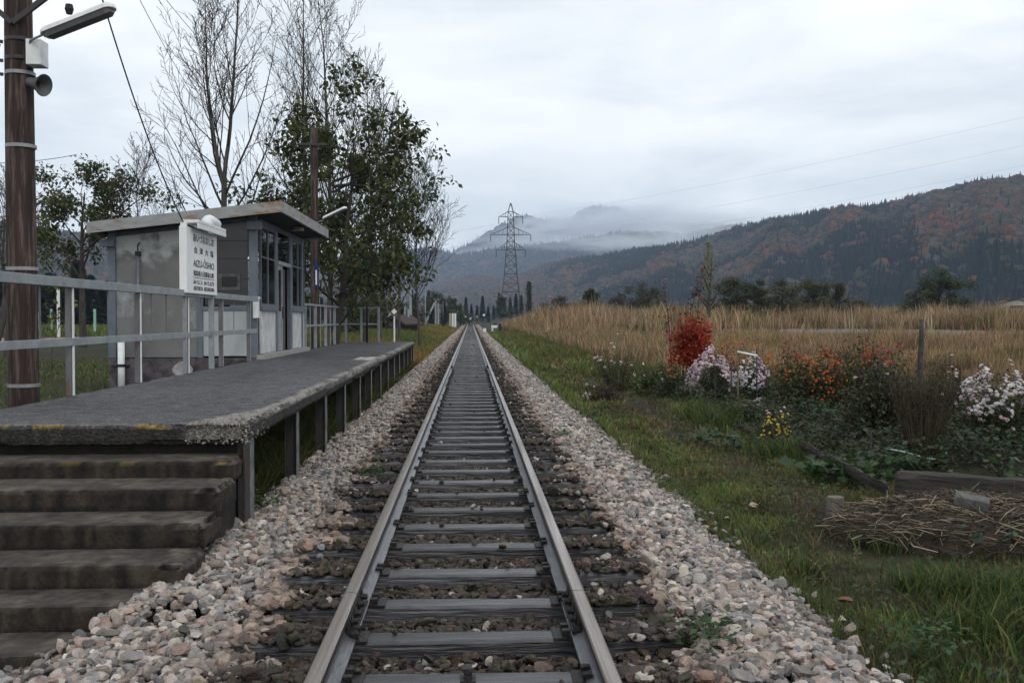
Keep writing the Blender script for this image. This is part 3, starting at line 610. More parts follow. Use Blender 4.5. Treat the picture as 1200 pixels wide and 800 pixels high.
m.add(vs, [(0, 1, 3, 2), (4, 6, 7, 5), (0, 4, 5, 1), (2, 3, 7, 6), (0, 2, 6, 4), (1, 5, 7, 3)]); m.build('roof_sheet', M_STEELD, roof)
m = MB(); vs = [roofpt(x, y, d) for x in (RX0 + .041, RX1 - .041) for y in (RY0 + .041, RY1 - .041) for d in (-.155, -.14)]
m.add(vs, [(0, 1, 3, 2), (4, 6, 7, 5), (0, 4, 5, 1), (2, 3, 7, 6), (0, 2, 6, 4), (1, 5, 7, 3)])
m.build('soffit', mat('soffit_board', (0.05, 0.052, 0.058), (0.035, 0.037, 0.042), 3, 0.8), roof)
m = MB(); m.tube([(-3.62, 21.2, 3.27), (-3.62, 21.2, 3.20)], [.13, .15], 16); m.build('ceiling_lamp', mat('lamp_shade', (0.3, 0.27, 0.24), (0.25, 0.22, 0.2), 4, 0.5), sh)
M_PANE = bpy.data.materials.new('window_pane'); M_PANE.use_nodes = True; _n = M_PANE.node_tree.nodes; _l = M_PANE.node_tree.links; _n.remove(_n['Principled BSDF'])
_t = _n.new('ShaderNodeBsdfTransparent'); _t.inputs[0].default_value = (.62, .66, .68, 1); _g = _n.new('ShaderNodeBsdfGlossy'); _g.inputs['Roughness'].default_value = .04; _f = _n.new('ShaderNodeFresnel'); _f.inputs[0].default_value = 1.5
_m = _n.new('ShaderNodeMixShader'); _l.new(_f.outputs[0], _m.inputs[0]); _l.new(_t.outputs[0], _m.inputs[1]); _l.new(_g.outputs[0], _m.inputs[2]); _l.new(_m.outputs[0], _n['Material Output'].inputs[0])
# plinth and floor
M_PLINTH = mat('plinth_concrete', (0.115, 0.10, 0.11), (0.065, 0.058, 0.065), 4, 0.85, 0.4, 40, stain=(0.035, 0.03, 0.033), stain_amt=0.45, stain_scale=2.5)
part('plinth', M_PLINTH, sh, (SXL, SX, SY0, SY1, -.6, .625))
part('sill', mat('sill_concrete', (0.32, 0.31, 0.30), (0.22, 0.215, 0.21), 8, 0.8, 0.5), sh, (SX + .004, SX + .16, SY0 - .02, SY1 + .05, .585, .68))
# corner and wall posts
def postz(x): return rz_(x) - .16
cpw = .13
for (x0, x1, y0, y1) in ((SX - cpw, SX + .01, SY0 - .01, SY0 + cpw), (SX - cpw, SX + .01, SY1 - cpw, SY1 + .01), (SXL - .01, SXL + cpw, SY0 - .01, SY0 + cpw), (SXL - .01, SXL + cpw, SY1 - cpw, SY1 + .01)):
    part('corner_post', M_BLUEG, sh, (x0, x1, y0, y1, .628, postz((x0 + x1) / 2) + .01), bevel=.004)
part('roof_beam', M_BLUEG, sh, (SX - .14, SX + .12, SY0 - .12, SY0 - .012, 2.98, 3.14), bevel=.004)
part('roof_beam', M_BLUEG, sh, (SXL - .12, SXL + .14, SY0 - .12, SY0 - .012, 2.66, 2.78), bevel=.004)
# near wall: left opaque panel, right: light lower board + dark window
XM = atY(231, 400, SY0).x
M_PANEL = mat('weathered_panel', (0.165, 0.168, 0.165), (0.115, 0.118, 0.118), 1.2, 0.4, 0.1, 30, stain=(0.30, 0.325, 0.335), stain_amt=0.37, stain_scale=.9, rvar=.1)
M_PANELL = mat('light_panel', (0.42, 0.45, 0.47), (0.33, 0.355, 0.37), 2.5, 0.5, 0.1, 30, stain=(0.22, 0.21, 0.2), stain_amt=0.3, stain_scale=4, stretch=(1, 1, .35))
M_PANELW = mat('stained_white_panel', (0.55, 0.56, 0.57), (0.38, 0.38, 0.385), 3.5, 0.6, 0.15, 40, stain=(0.25, 0.23, 0.21), stain_amt=0.36, stain_scale=6)
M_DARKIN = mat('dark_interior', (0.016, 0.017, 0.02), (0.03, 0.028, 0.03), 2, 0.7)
def slopepanel(name, m_, xa, xb, y0, y1, z0, dz=-.17, par=sh):
    mb = MB(); vs = []
    for x in (xa, xb):
        for y in (y0, y1):
            for t in (0, 1): vs.append((x, y, z0 if t == 0 else rz_(x) + dz))
    mb.add(vs, [(0, 1, 3, 2), (4, 6, 7, 5), (0, 4, 5, 1), (2, 3, 7, 6), (0, 2, 6, 4), (1, 5, 7, 3)]); return mb.build(name, m_, par)
_n = M_PANEL.node_tree.nodes; _l = M_PANEL.node_tree.links
_tc = _n.new('ShaderNodeTexCoord'); _sx = _n.new('ShaderNodeSeparateXYZ'); _l.new(_tc.outputs['Object'], _sx.inputs[0]); _nz = _n.new('ShaderNodeTexNoise'); _nz.inputs['Scale'].default_value = 2.2; _nz.inputs['Detail'].default_value = 7; _l.new(_tc.outputs['Object'], _nz.inputs[0])
_m = _n.new('ShaderNodeMath'); _m.operation = 'MULTIPLY_ADD'; _m.inputs[1].default_value = .55; _l.new(_sx.outputs['Z'], _m.inputs[0]); _l.new(_nz.outputs[0], _m.inputs[2]); _r = _n.new('ShaderNodeMapRange'); _r.inputs[1].default_value = 1.93; _r.inputs[2].default_value = 2.02; _l.new(_m.outputs[0], _r.inputs[0])
_b = _n['Principled BSDF']; _src = _b.inputs['Base Color'].links[0].from_socket; _x = _n.new('ShaderNodeMixRGB'); _x.inputs[2].default_value = (.40, .42, .42, 1); _l.new(_r.outputs[0], _x.inputs[0]); _l.new(_src, _x.inputs[1]); _l.new(_x.outputs[0], _b.inputs['Base Color'])
slopepanel('wall_panel', M_PANEL, SXL + cpw + .002, XM, SY0 + .03, SY0 + .07, .64, -.26)
for (xa_, xb_, zz_, sd_) in ((SXL + .2, SXL + .95, 2.50, 3), (SXL + .9, XM - .05, 2.72, 5)): pass
slopepanel('wall_header', M_BLUEG, SXL + cpw + .002, SX - cpw - .002, SY0 + .075, SY0 + .10, 2.5, -.165)
part('wall_post', M_BLUEG, sh, (XM + .003, XM + .10, SY0 + .0, SY0 + .11, .628, 2.95), bevel=.003)
XR0, XR1 = XM + .103, SX - cpw - .003
part('lower_panel', M_PANELL, sh, (XR0, XR1, SY0 + .03, SY0 + .06, .66, 1.50), bevel=.003)
part('window_rail', M_BLUEG, sh, (XR0, XR1, SY0 + .01, SY0 + .09, 1.503, 1.575), bevel=.003)
w = slopepanel('window', M_BLUEG, XR0, XR1, SY0 + .055, SY0 + .072, 1.578, -.175); bpy.data.objects.remove(w)
M_GL2 = mat('window_reflection_glass', (0.022, 0.023, 0.027), (0.012, 0.013, 0.015), 1.2, 0.22, spec=0.5, stretch=(1, 1, 3))
w = slopepanel('window', M_GL2, XR0 + .03, XR1 - .03, SY0 + .05, SY0 + .056, 1.60, -.22)
m = MB()
for z in (2.08, 2.45, 2.78): m.box(XR0 + .03, XR1 - .03, SY0 + .042, SY0 + .049, z, z + .012)
m.build('glazing_bar', mat('glazing', (0.035, 0.037, 0.042)), w)
nb = part('notice_picture', mat('notice_board_dark', (0.10, 0.10, 0.10), (0.03, 0.03, 0.03), 8, 0.5), w, (-4.62, -4.22, SY0 + .036, SY0 + .048, 1.88, 2.18))
part('picture_inner', M_BLACK, nb, (-4.56, -4.28, SY0 + .030, SY0 + .035, 1.94, 2.12))
# pipes on the near wall
m = MB(); xp = atY(161, 300, SY0 - .05).x; m.tube([(xp, SY0 - .03, 2.55), (xp, SY0 - .03, -.1)], .028, 10); m.build('conduit', M_BLUEG, sh, smooth=True)
m = MB(); m.box(xp - .04, xp + .04, SY0 - .07, SY0 + .028, 2.50, 2.58); m.tube([(xp, SY0 - .03, 2.55), (xp + .02, SY0 - .09, 2.68), (xp + .02, SY0 + .02, 2.74)], .014, 6); m.build('conduit_head', M_BLACK, sh)
m = MB(); xp2 = atY(142, 420, SY0 - .08).x; m.tube([(xp2, SY0 - .08, .92), (xp2, SY0 - .08, -.1)], .062, 12); vp = m.build('vent_pipe', M_WHITE, sh, smooth=True)
m = MB(); m.tube([(xp2, SY0 - .08, .47), (xp2, SY0 - .08, .52)], .075, 12); m.box(xp2 - .18, xp2 + .13, SY0 - .03, SY0 - .003, .47, .50); m.build('pipe_clamp', M_BLACK, vp)
m = MB(); m.tube([(xp2, SY0 - .08, .925), (xp2, SY0 - .08, 1.0)], [.03, .02], 8); m.build('pipe_cap', M_BLACK, vp)
m = MB(); xq = atY(214, 433, SY0).x; q = [(math.cos(a) * .19 * (1 - .35 * max(0, math.sin(a))), math.sin(a) * .15) for a in np.linspace(0, 6.28, 15)[:-1]]
m.add([(xq + a, SY0 - .012, .42 + b) for a, b in q] + [(xq + a, SY0 - .001, .42 + b) for a, b in q], [tuple(range(14))] + [(i, (i + 1) % 14, 14 + (i + 1) % 14, 14 + i) for i in range(14)]); m.build('plaster_patch', mat('plaster', (0.42, 0.4, 0.4), (0.22, 0.2, 0.21), 6, 0.8), sh)
# front wall (towards the track): posts, windows, lower boards, door
def fr(px, top=False): return onS(px, 300)[0]
def fpart(name, m_, pxa, pxb, z0, z1, d0=-.05, d1=0.0, par=sh, bevel=.003): return part(name, m_, par, (SX + d0, SX + d1, fr(pxa), fr(pxb), z0, z1), bevel=bevel)
ZT = 3.23
FY0 = SY0 + cpw + .003
part('wall_post', M_BLUEG, sh, (SX - .08, SX, fr(323.2), fr(325.6), .682, ZT), bevel=.003)
part('wall_post', M_BLUEG, sh, (SX - .08, SX, fr(340.2), fr(342.4), .682, ZT), bevel=.003)
fpart('top_rail', M_BLUEG, 305.6, 323.1, ZT - .10, ZT); fpart('top_rail', M_BLUEG, 325.7, 340.1, ZT - .10, ZT); fpart('top_rail', M_BLUEG, 342.5, 356.6, ZT - .10, ZT)
def window(pa, pb, z0, z1):
    ya, yb = fr(pa), fr(pb); f = MB(); t = .055
    f.box(SX - .05, SX - .005, ya, ya + t, z0, z1); f.box(SX - .05, SX - .005, yb - t, yb, z0, z1); f.box(SX - .05, SX - .005, ya + t, yb - t, z0, z0 + t); f.box(SX - .05, SX - .005, ya + t, yb - t, z1 - t, z1)
    ym = (ya + yb) / 2; f.box(SX - .045, SX - .01, ym - .03, ym + .03, z0 + t, z1 - t); f.box(SX - .045, SX - .01, ya + t, ym - .03, z0 + (z1 - z0) * .6, z0 + (z1 - z0) * .6 + .03); f.box(SX - .045, SX - .01, ym + .03, yb - t, z0 + (z1 - z0) * .6, z0 + (z1 - z0) * .6 + .03)
    w = f.build('window', M_BLUEG, sh); part('pane', M_PANE, w, (SX - .034, SX - .028, ya + t, ym - .03, z0 + t, z1 - t)); part('pane', M_PANE, w, (SX - .026, SX - .020, ym + .03, yb - t, z0 + t, z1 - t)); return w
window(306.0, 323.1, 1.58, ZT - .102); window(342.5, 356.6, 1.58, ZT - .102)
fpart('window_sill', M_BLUEG, 306, 323.1, 1.50, 1.578, -.05, .03); fpart('window_sill', M_BLUEG, 342.5, 356.6, 1.50, 1.578, -.05, .03)
fpart('lower_panel', M_PANELW, 306, 323.1, .684, 1.497, -.045, -.012); fpart('lower_panel', M_PANELW, 342.5, 356.6, .684, 1.497, -.045, -.012)
# transom and sliding door, half open
ya, yb = fr(325.7), fr(340.1); m = MB(); m.box(SX - .06, SX + .01, ya, yb, 2.46, 2.54); m.build('door_rail', mat('bright_grey_paint', (0.30, 0.33, 0.36), (0.24, 0.26, 0.29), 5, 0.5), sh, bevel=.003)
tw = MB(); tw.box(SX - .05, SX - .01, ya, ya + .05, 2.543, ZT - .103); tw.box(SX - .05, SX - .01, yb - .05, yb, 2.543, ZT - .103); twn = tw.build('window', M_BLUEG, sh); part('pane', M_PANE, twn, (SX - .035, SX - .028, ya + .05, yb - .05, 2.543, ZT - .103))
d0, d1 = ya + .01, fr(331.6); m = MB(); m.box(SX - .045, SX - .012, d0, d0 + .09, .684, 2.455); m.box(SX - .045, SX - .012, d1 - .09, d1, .684, 2.455); m.box(SX - .045, SX - .012, d0 + .09, d1 - .09, .684, 1.50); m.box(SX - .045, SX - .012, d0 + .09, d1 - .09, 2.36, 2.455)
dr = m.build('door', M_STEELP, sh); part('pane', M_PANE, dr, (SX - .032, SX - .026, d0 + .09, d1 - .09, 1.50, 2.36)); part('handle', M_BLACK, dr, (SX - .011, SX + .012, d1 - .06, d1 - .035, 1.35, 1.60))
# interior so the open door shows depth
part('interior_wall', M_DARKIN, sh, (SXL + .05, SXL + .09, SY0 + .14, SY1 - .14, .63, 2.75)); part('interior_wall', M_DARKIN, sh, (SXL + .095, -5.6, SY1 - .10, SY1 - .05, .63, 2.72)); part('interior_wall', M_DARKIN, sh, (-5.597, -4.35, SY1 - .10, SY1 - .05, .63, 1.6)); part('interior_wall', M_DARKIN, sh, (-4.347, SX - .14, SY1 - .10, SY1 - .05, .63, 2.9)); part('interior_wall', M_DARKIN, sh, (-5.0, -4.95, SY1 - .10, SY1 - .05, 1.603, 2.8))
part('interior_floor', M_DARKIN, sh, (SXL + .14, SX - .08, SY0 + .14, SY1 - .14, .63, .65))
part('bench', mat('bench_wood', (0.10, 0.06, 0.035)), sh, (SXL + .15, SXL + .6, SY0 + .3, SY1 - .3, 1.02, 1.06))
m = MB(); m.box(SX - .16, SX - .06, fr(333.5), fr(337.0), .66, 2.4); m.build('inner_board', mat('mottled_board', (0.10, 0.09, 0.08), (0.04, 0.038, 0.035), 12, 0.8), sh)
# small box with papers on the near corner
m = MB(); m.box(SX - .03, SX + .06, SY0 - .16, SY0 - .015, 1.36, 1.70); m.box(SX - .05, SX + .08, SY0 - .17, SY0 - .012, 1.703, 1.75)
tag(m.build('letter_box', M_WHITE, bevel=.006), 'small white box fixed to the front corner of the waiting shelter', 'box'); 

# ---------------------------------------------------------------- railings
def angle_post(mb, x, y, z0, z1, w=.06, t=.008):
    mb.box(x - w / 2, x - w / 2 + t, y - w / 2, y + w / 2, z0, z1); mb.box(x - w / 2 + t, x + w / 2, y + w / 2 - t, y + w / 2, z0, z1)
RXL = -3.865
rail1 = empty('platform_railing', (0, 0, 0)); tag(rail1, 'long pale steel railing with rust streaks along the platform between pole and shelter', 'railing', 'railings on the platform')
m = MB(); m.box(RXL - .035, RXL + .035, 5.0, 18.3, 1.655, 1.66 + .085); m.build('top_rail', M_STEELP, rail1, bevel=.004)
m = MB(); m.box(RXL - .008, RXL + .02, 5.0, 18.3, 1.09, 1.165); m.build('middle_rail', M_STEELP, rail1, bevel=.003)
M_RUSTP = mat('rusty_painted_steel', (0.15, 0.155, 0.165), (0.10, 0.095, 0.095), 9, 0.6, 0.2, 40, stain=(0.14, 0.065, 0.03), stain_amt=0.38, stain_scale=9, stretch=(1, 1, .25))
for y in (7.9, 9.9, 11.9, 13.9, 15.8, 17.75):
    m = MB(); z0 = PZ if y > 7.5 else PZ
    m.box(RXL - .05, RXL + .0, y - .035, y + .035, z0 + .001, 1.653); m.mi = 1; m.box(RXL + .003, RXL + .011, y - .005, y + .04, z0 + .001, 1.653); m.build('post', [M_RUSTP, M_WHITE if y < 14 else M_STEELP], rail1, bevel=.002)
for y in (9.2, 10.9, 12.35, 12.95, 14.6, 16.6):
    m = MB(); m.box(RXL - .012, RXL - .004, y - .014, y + .014, 1.16, 1.655); m.build('baluster', M_RUSTP, rail1)
rail2 = empty('platform_railing', (0, 0, 0)); tag(rail2, 'shorter railing turning the far corner of the platform beyond the shelter', 'railing', 'railings on the platform')
CX = -3.93; CY = 31.9
m = MB(); m.box(CX - .03, CX + .03, 23.9, CY, 1.665, 1.715); m.box(CX + .032, -2.86, CY - .03, CY + .03, 1.665, 1.715); m.build('top_rail', M_STEELP, rail2, bevel=.003)
m = MB(); m.box(CX - .01, CX + .02, 23.9, CY, 1.15, 1.20); m.box(CX + .032, -2.86, CY - .02, CY + .01, 1.15, 1.20); m.build('middle_rail', M_STEELP, rail2, bevel=.003)
for (x, y) in ((CX, 24.0), (CX, 25.6), (CX, 27.4), (CX, 29.2), (CX, 31.85), (-3.45, CY), (-2.9, CY)):
    m = MB(); m.box(x - .035, x + .035, y - .035, y + .035, PZ + .001, 1.662); m.build('post', M_STEELP, rail2, bevel=.002)
for y in (24.8, 26.5, 28.3, 30.3): m = MB(); m.box(CX - .01, CX + .01, y - .01, y + .01, PZ, 1.66); m.build('baluster', M_STEELP, rail2)

# ---------------------------------------------------------------- station name sign
SGX = RXL + .07; sy0, sy1 = 13.62, 15.22; sz0, sz1 = 1.70, 2.60
sg = empty('station_sign', (0, 0, 0)); tag(sg, 'white station name board with black lettering on two posts at the railing', 'sign')
M_SIGN = mat('sign_white', (0.78, 0.79, 0.79), (0.70, 0.71, 0.71), 3, 0.4, stain=(0.5, 0.47, 0.42), stain_amt=0.25, stain_scale=5)
part('board', M_SIGN, sg, (SGX - .10, SGX, sy0, sy1, sz0, sz1), bevel=.004)
part('sign_post', M_STEELP, sg, (SGX - .09, SGX - .045, sy0 + .10, sy0 + .17, PZ + .001, sz0 - .001), bevel=.003); part('sign_post', M_STEELP, sg, (SGX - .09, SGX - .02, sy1 - .17, sy1 - .10, PZ + .001, sz0 - .001), bevel=.003)
m = MB(); m.box(SGX - .10, SGX + .13, sy0 + .15, sy1 + .05, sz1 + .055, sz1 + .10); m.box(SGX + .10, SGX + .13, sy0 + .15, sy1 + .05, sz1 - .02, sz1 + .053); m.box(SGX - .10, SGX - .02, sy0 + .05, sy0 + .12, sz1, sz1 + .054); m.box(SGX - .10, SGX - .02, sy1 - .12, sy1 - .05, sz1, sz1 + .054); lh = m.build('lamp_hood', M_WHITE, sg, bevel=.006)
m = MB(); m.tube([(SGX + .02, sy0 + .95, sz1 + .10), (SGX + .02, sy0 + 1.0, sz1 + .15), (SGX + .02, sy0 + 1.1, sz1 + .165), (SGX + .02, sy0 + 1.45, sz1 + .15), (SGX + .02, sy0 + 1.55, sz1 + .10)], [.05, .09, .10, .09, .05], 10); m.build('ballast_cover', M_WHITE, lh, smooth=True)
m = MB(); m.tube([(SGX + .05, sy0 + .25, sz1 + .02), (SGX + .05, sy1 - .05, sz1 + .02)], .018, 8); m.build('light_tube', mat('tube_glass', (0.8, 0.8, 0.8), None, 2, 0.2), lh)
M_INK = mat('black_lettering', (0.02, 0.02, 0.022), None, 3, 0.6)
def lettering(txt, yc, zc, h, width, parent, m_=M_INK):
    cu = bpy.data.curves.new('text', 'FONT'); cu.body = txt; cu.size = 1; cu.align_x = 'CENTER'; cu.align_y = 'CENTER'; cu.extrude = 0.01; cu.offset = 0.008
    o = bpy.data.objects.new('t', cu); COL.objects.link(o); bpy.context.view_layer.update(); dg = bpy.context.evaluated_depsgraph_get()
    me = bpy.data.meshes.new_from_object(o.evaluated_get(dg)); bpy.data.objects.remove(o)
    if not len(me.vertices): return
    co = np.zeros(len(me.vertices) * 3); me.vertices.foreach_get('co', co); co = co.reshape(-1, 3)
    lo, hi = co.min(0), co.max(0); sx = width / max(1e-6, hi[0] - lo[0]); szz = h / max(1e-6, hi[1] - lo[1])
    V = np.stack([SGX + .001 + (co[:, 2] - lo[2]) * .12, yc + (co[:, 0] - (lo[0] + hi[0]) / 2) * sx, zc + (co[:, 1] - (lo[1] + hi[1]) / 2) * szz], -1)
    me.vertices.foreach_set('co', V.ravel()); me.materials.clear(); me.materials.append(m_); me.update(); return link('lettering', me, parent)
yc = (sy0 + sy1) / 2 + .07; W = 1.10
lettering('あいづおおしお', yc, 2.475, .115, W, sg); lettering('会  津  大  塩', yc, 2.305, .095, W * .95, sg); lettering('AIZU-ŌSHIO', yc, 2.135, .125, W, sg)
lettering('福島県大沼郡金山町', yc, 1.985, .08, W, sg)
part('rule_line', M_INK, sg, (SGX + .001, SGX + .003, yc - .58, yc + .58, 1.918, 1.926))
lettering('あいづよこた   あいづしおざわ', yc, 1.865, .065, W, sg); lettering('AIZU-YOKOTA   AIZU-SHIOZAWA', yc, 1.775, .055, W, sg)

# ---------------------------------------------------------------- poles, lamps, signs
def pole(mb, x, y, z0, z1, r0, r1, n=14, lean=(0, 0)):
    K = 8; mb.tube([(x + lean[0] * t, y + lean[1] * t, z0 + (z1 - z0) * t) for t in [k / K for k in range(K + 1)]], [r0 + (r1 - r0) * k / K for k in range(K + 1)], n)
def lamp_unit(par, a, b, w=.10, drop=.06):
    """fluorescent street lamp housing from a to b"""
    a, b = Vector(a), Vector(b); d = (b - a).normalized(); side = d.cross(Vector((0, 0, 1))).normalized(); up = side.cross(d)
    m = MB(); prof = [(-w, 0), (w, 0), (w * .9, .035), (w * .5, .065), (-w * .5, .065), (-w * .9, .035)]; n = 6
    stn = [(0, .35, .6), (.03, .8, .9), (.07, 1, 1), (.93, 1, 1), (.97, .8, .9), (1, .35, .6)]; vs = []
    for t, sw, shh in stn:
        for px_, pz in prof: vs.append(a.lerp(b, t) + side * px_ * sw + up * pz * shh)
    m.add(vs, [(i * n + k, i * n + (k + 1) % n, (i + 1) * n + (k + 1) % n, (i + 1) * n + k) for i in range(5) for k in range(n)] + [tuple(range(n)), tuple(5 * n + k for k in range(n))])
    h = m.build('lamp_housing', M_WHITE, par, smooth=False)
    m = MB(); vs = []
    for t, sw in ((.04, .6), (.09, .95), (.91, .95), (.96, .6)):
        for px_, pz in ((-w * .93, -.002), (w * .93, -.002), (w * .7, -drop), (-w * .7, -drop)): vs.append(a.lerp(b, t) + side * px_ * sw + up * (pz * (1 if t in (.09, .91) else .7)))
    m.add(vs, [(i * 4 + k, i * 4 + (k + 1) % 4, (i + 1) * 4 + (k + 1) % 4, (i + 1) * 4 + k) for i in range(3) for k in range(4)] + [(0, 1, 2, 3), (12, 13, 14, 15)])
    m.build('lamp_diffuser', mat('diffuser', (0.16, 0.16, 0.165), (0.12, 0.12, 0.125), 5, 0.3), h)
P1 = Vector((atZ(28, 474, PZ).x * 1.0, 0, 0)); PY = 10.6; PXp = atY(27, 400, PY).x
up1 = empty('utility_pole', (0, 0, 0)); tag(up1, 'thick reddish brown wooden utility pole with tube lamp at the left edge', 'utility pole', 'wooden utility poles')
m = MB(); pole(m, PXp, PY, -.6, 8.2, .158, .118, 18, lean=(-.02, 0)); m.build('pole_shaft', M_POLEW, up1, smooth=True)
M_BAND = mat('galvanised_band', (0.30, 0.31, 0.33), (0.2, 0.2, 0.21), 9, 0.4, metallic=.4)
for py in (48, 70, 87, 172, 315, 451):
    z = atY(28, py, PY).z; m = MB(); r = .160 - .004 * max(0, z) + .004; m.tube([(PXp, PY, z - .018), (PXp, PY, z + .018)], r, 18); m.build('metal_band', M_BAND if py in (172, 315, 451, 87) else M_STEELD, up1)
for py in (50, 72, 88):
    z = atY(28, py, PY).z; m = MB(); m.bar((PXp - .16, PY - .02, z), (PXp - .23, PY - .05, z), .03); m.build('bolt', M_STEELD, up1)
a = atY(50, 42, PY - .3); b = atY(134, 9, PY - .55); lamp_unit(up1, a, b, .085, .05)
bx = atY(44, 62, PY - .1); m = MB(); m.box(bx.x - .085, bx.x + .07, bx.y - .09, bx.y + .10, bx.z - .14, bx.z + .12); m.build('control_box', M_WHITE, up1, bevel=.008)
m = MB(); m.tube([(bx.x - .06, PY - .1, bx.z + .12), (bx.x - .06, PY - .15, a.z - .10), (bx.x - .03, PY - .2, a.z - .02), (a.x + .02, a.y, a.z + .02)], .013, 8); m.build('lamp_arm', M_BAND, up1, smooth=True)
m = MB(); m.box(PXp + .10, bx.x - .085, PY - .03, PY + .03, bx.z + .05, bx.z + .09); m.box(PXp + .10, bx.x - .085, PY - .03, PY + .03, bx.z - .10, bx.z - .06); m.build('bracket', M_BAND, up1)
hs = atY(37, 97, PY - .1); he = hs + Vector((.15, -.06, -.04))
m = MB(); d = (he - hs); K = [(-.2, .05), (.25, .055), (.6, .078), (.85, .098), (.97, .115), (1.0, .112), (.96, .10), (.7, .06), (.5, .03)]; m.tube([hs + d * t for t, r in K[:6]], [r for t, r in K[:6]], 18, cap=False); m.tube([hs + d * t for t, r in K[5:]], [r for t, r in K[5:]], 18, cap=False)
m.build('loudspeaker', mat('grey_horn', (0.10, 0.10, 0.11), (0.07, 0.07, 0.075), 6, 0.5), up1, smooth=True)
m = MB(); zt = atY(24, 14, PY).z; m.bar((PXp - .7, PY - .1, zt + .42), (PXp + .0, PY - .16, zt - .16), .05); m.bar((PXp + .7, PY - .1, zt + .42), (PXp + .0, PY - .16, zt - .16), .05); m.bar((PXp - .9, PY - .17, zt + .45), (PXp + .9, PY - .17, zt + .45), .09); m.build('crossarm', M_STEELD, up1)
def wire(label, a, b, sag, r=.008, grp=None, n=24):
    a, b = Vector(a), Vector(b); m = MB(); m.tube([a.lerp(b, t / n) - Vector((0, 0, sag * 4 * (t / n) * (1 - t / n))) for t in range(n + 1)], r, 5)
    return tag(m.build('overhead_wire', M_BLACK, smooth=True), label, 'wire', grp)
wire('black guy wire slanting from the wooden pole top down to the station sign', (PXp + .6, PY, atY(90, 0, PY).z + .9), (SGX - .06, sy0 + .08, sz1 + .05), .25, .009)
wire('thin wire running from the lamp pole over the shelter to the far trees', (PXp + .5, PY, 6.2), atY(250, 140, 34), .35, .006)
wire('faint second wire above the shelter between pole and bare trees', (PXp + .2, PY, 6.4), atY(300, 110, 34), .3, .006)
wire('level wire passing behind the wooden pole at the left edge', atY(-60, 190, 22), atY(90, 181, 26), .1, .008)
wire('steep stay wire at the left edge of the wooden pole', (PXp - .2, PY, atY(12, 52, PY).z), (PXp - 1.6, PY + .3, .2), .02, .008)
m = MB(); ins = atY(81, 11, PY); m.tube([ins + Vector((0, 0, .05)), ins, ins - Vector((0, 0, .05))], [.035, .045, .03], 8); tag(m.build('insulator', M_BLACK), 'small black insulator hanging on the guy wire above the tube lamp', 'insulator')

P2Y = 27.5; P2X = atY(368.5, 300, P2Y).x
up2 = empty('utility_pole', (0, 0, 0)); tag(up2, 'slimmer dark wooden pole rising behind the shelter roof with a tube lamp', 'utility pole', 'wooden utility poles')
m = MB(); zt = atY(368, 150, P2Y).z; pole(m, P2X, P2Y, -.5, zt, .125, .10, 12); m.build('pole_shaft', M_POLEW, up2, smooth=True)
m = MB(); zz = atY(368, 170, P2Y).z; m.bar((P2X - .35, P2Y - .12, zz), (P2X + .35, P2Y - .12, zz), .06); m.build('crossarm', M_STEELD, up2)
lamp_unit(up2, atY(379, 257, P2Y - .4), atY(406, 244, P2Y - .9), .075, .03)
m = MB(); m.tube([(P2X, P2Y, atY(370, 262, P2Y).z), atY(379, 258, P2Y - .4)], .02, 8); m.build('lamp_arm', M_BAND, up2)
z0, z1 = atY(372, 338, P2Y).z, atY(372, 306, P2Y).z
pl = part('number_plate', mat('blue_plate', (0.012, 0.025, 0.12), (0.012, 0.02, 0.09), 4, 0.5), up2, (P2X + .02, P2X + .11, P2Y - .135, P2Y - .128, z0, z1)); part('plate_marking', M_WHITE, pl, (P2X + .045, P2X + .085, P2Y - .140, P2Y - .1355, z0 + .1, z1 - .25))

def disc_sign(name, label, px, pytop, pybase, Y, r, m_disc, m_pole, cat='sign', pr=.03, zbase=None):
    x = atY(px, 380, Y).x; e = empty(name, (0, 0, 0)); tag(e, label, cat); zt = atY(px, pytop, Y).z; zb = gz(x, Y) - .1 if zbase is None else zbase
    m = MB(); m.tube([(x, Y, zb), (x, Y, zt)], pr, 8); m.build('post', m_pole, e, smooth=True)
    m = MB(); m.tube([(x, Y - .05, zt), (x, Y - .035, zt)], r, 20); m.build('disc', m_disc, e); return e
disc_sign('round_sign', 'green round sign on a thin dark post at the far platform end', 430, 309, 400, 31.2, .15, mat('green_disc', (0.02, 0.07, 0.055), (0.015, 0.05, 0.04), 4, .4), M_BLACK, zbase=PZ)
x = atY(462, 380, 40).x; e = empty('diamond_sign', (0, 0, 0)); tag(e, 'white post with small diamond sign standing just past the platform end', 'sign')
m = MB(); z = atY(461, 365, 40).z; m.tube([(x, 40, gz(x, 40) - .1), (x, 40, z)], .035, 8); m.build('post', M_WHITE, e)
M45 = Matrix.Translation((x, 40 - .05, z)) @ Matrix.Rotation(R(45), 4, 'Y'); m = MB(); m.box(-.13, .13, -.012, .012, -.13, .13, M45); pb = m.build('plate', mat('sign_brown_rim', (0.10, 0.05, 0.045)), e); m = MB(); m.box(-.085, .085, -.017, -.0125, -.085, .085, M45); m.build('plate_face', M_WHITE, pb)
e = empty('braced_pole', (0, 0, 0)); tag(e, 'grey concrete pole with long slanting white brace in front of the bare tree', 'pole', 'grey concrete poles')
m = MB(); xa = atY(481, 380, 95).x; pole(m, xa, 95, -.5, atY(481, 315, 95).z, .16, .12, 10); m.build('pole_shaft', M_STEELP, e); m = MB(); m.tube([atY(450, 387, 95), atY(475, 326, 95)], .16, 8); m.build('brace', M_STEELP, e)
e = empty('twin_pole', (0, 0, 0)); tag(e, 'pair of close white concrete poles with a slanting stay beyond the verge', 'pole', 'grey concrete poles')
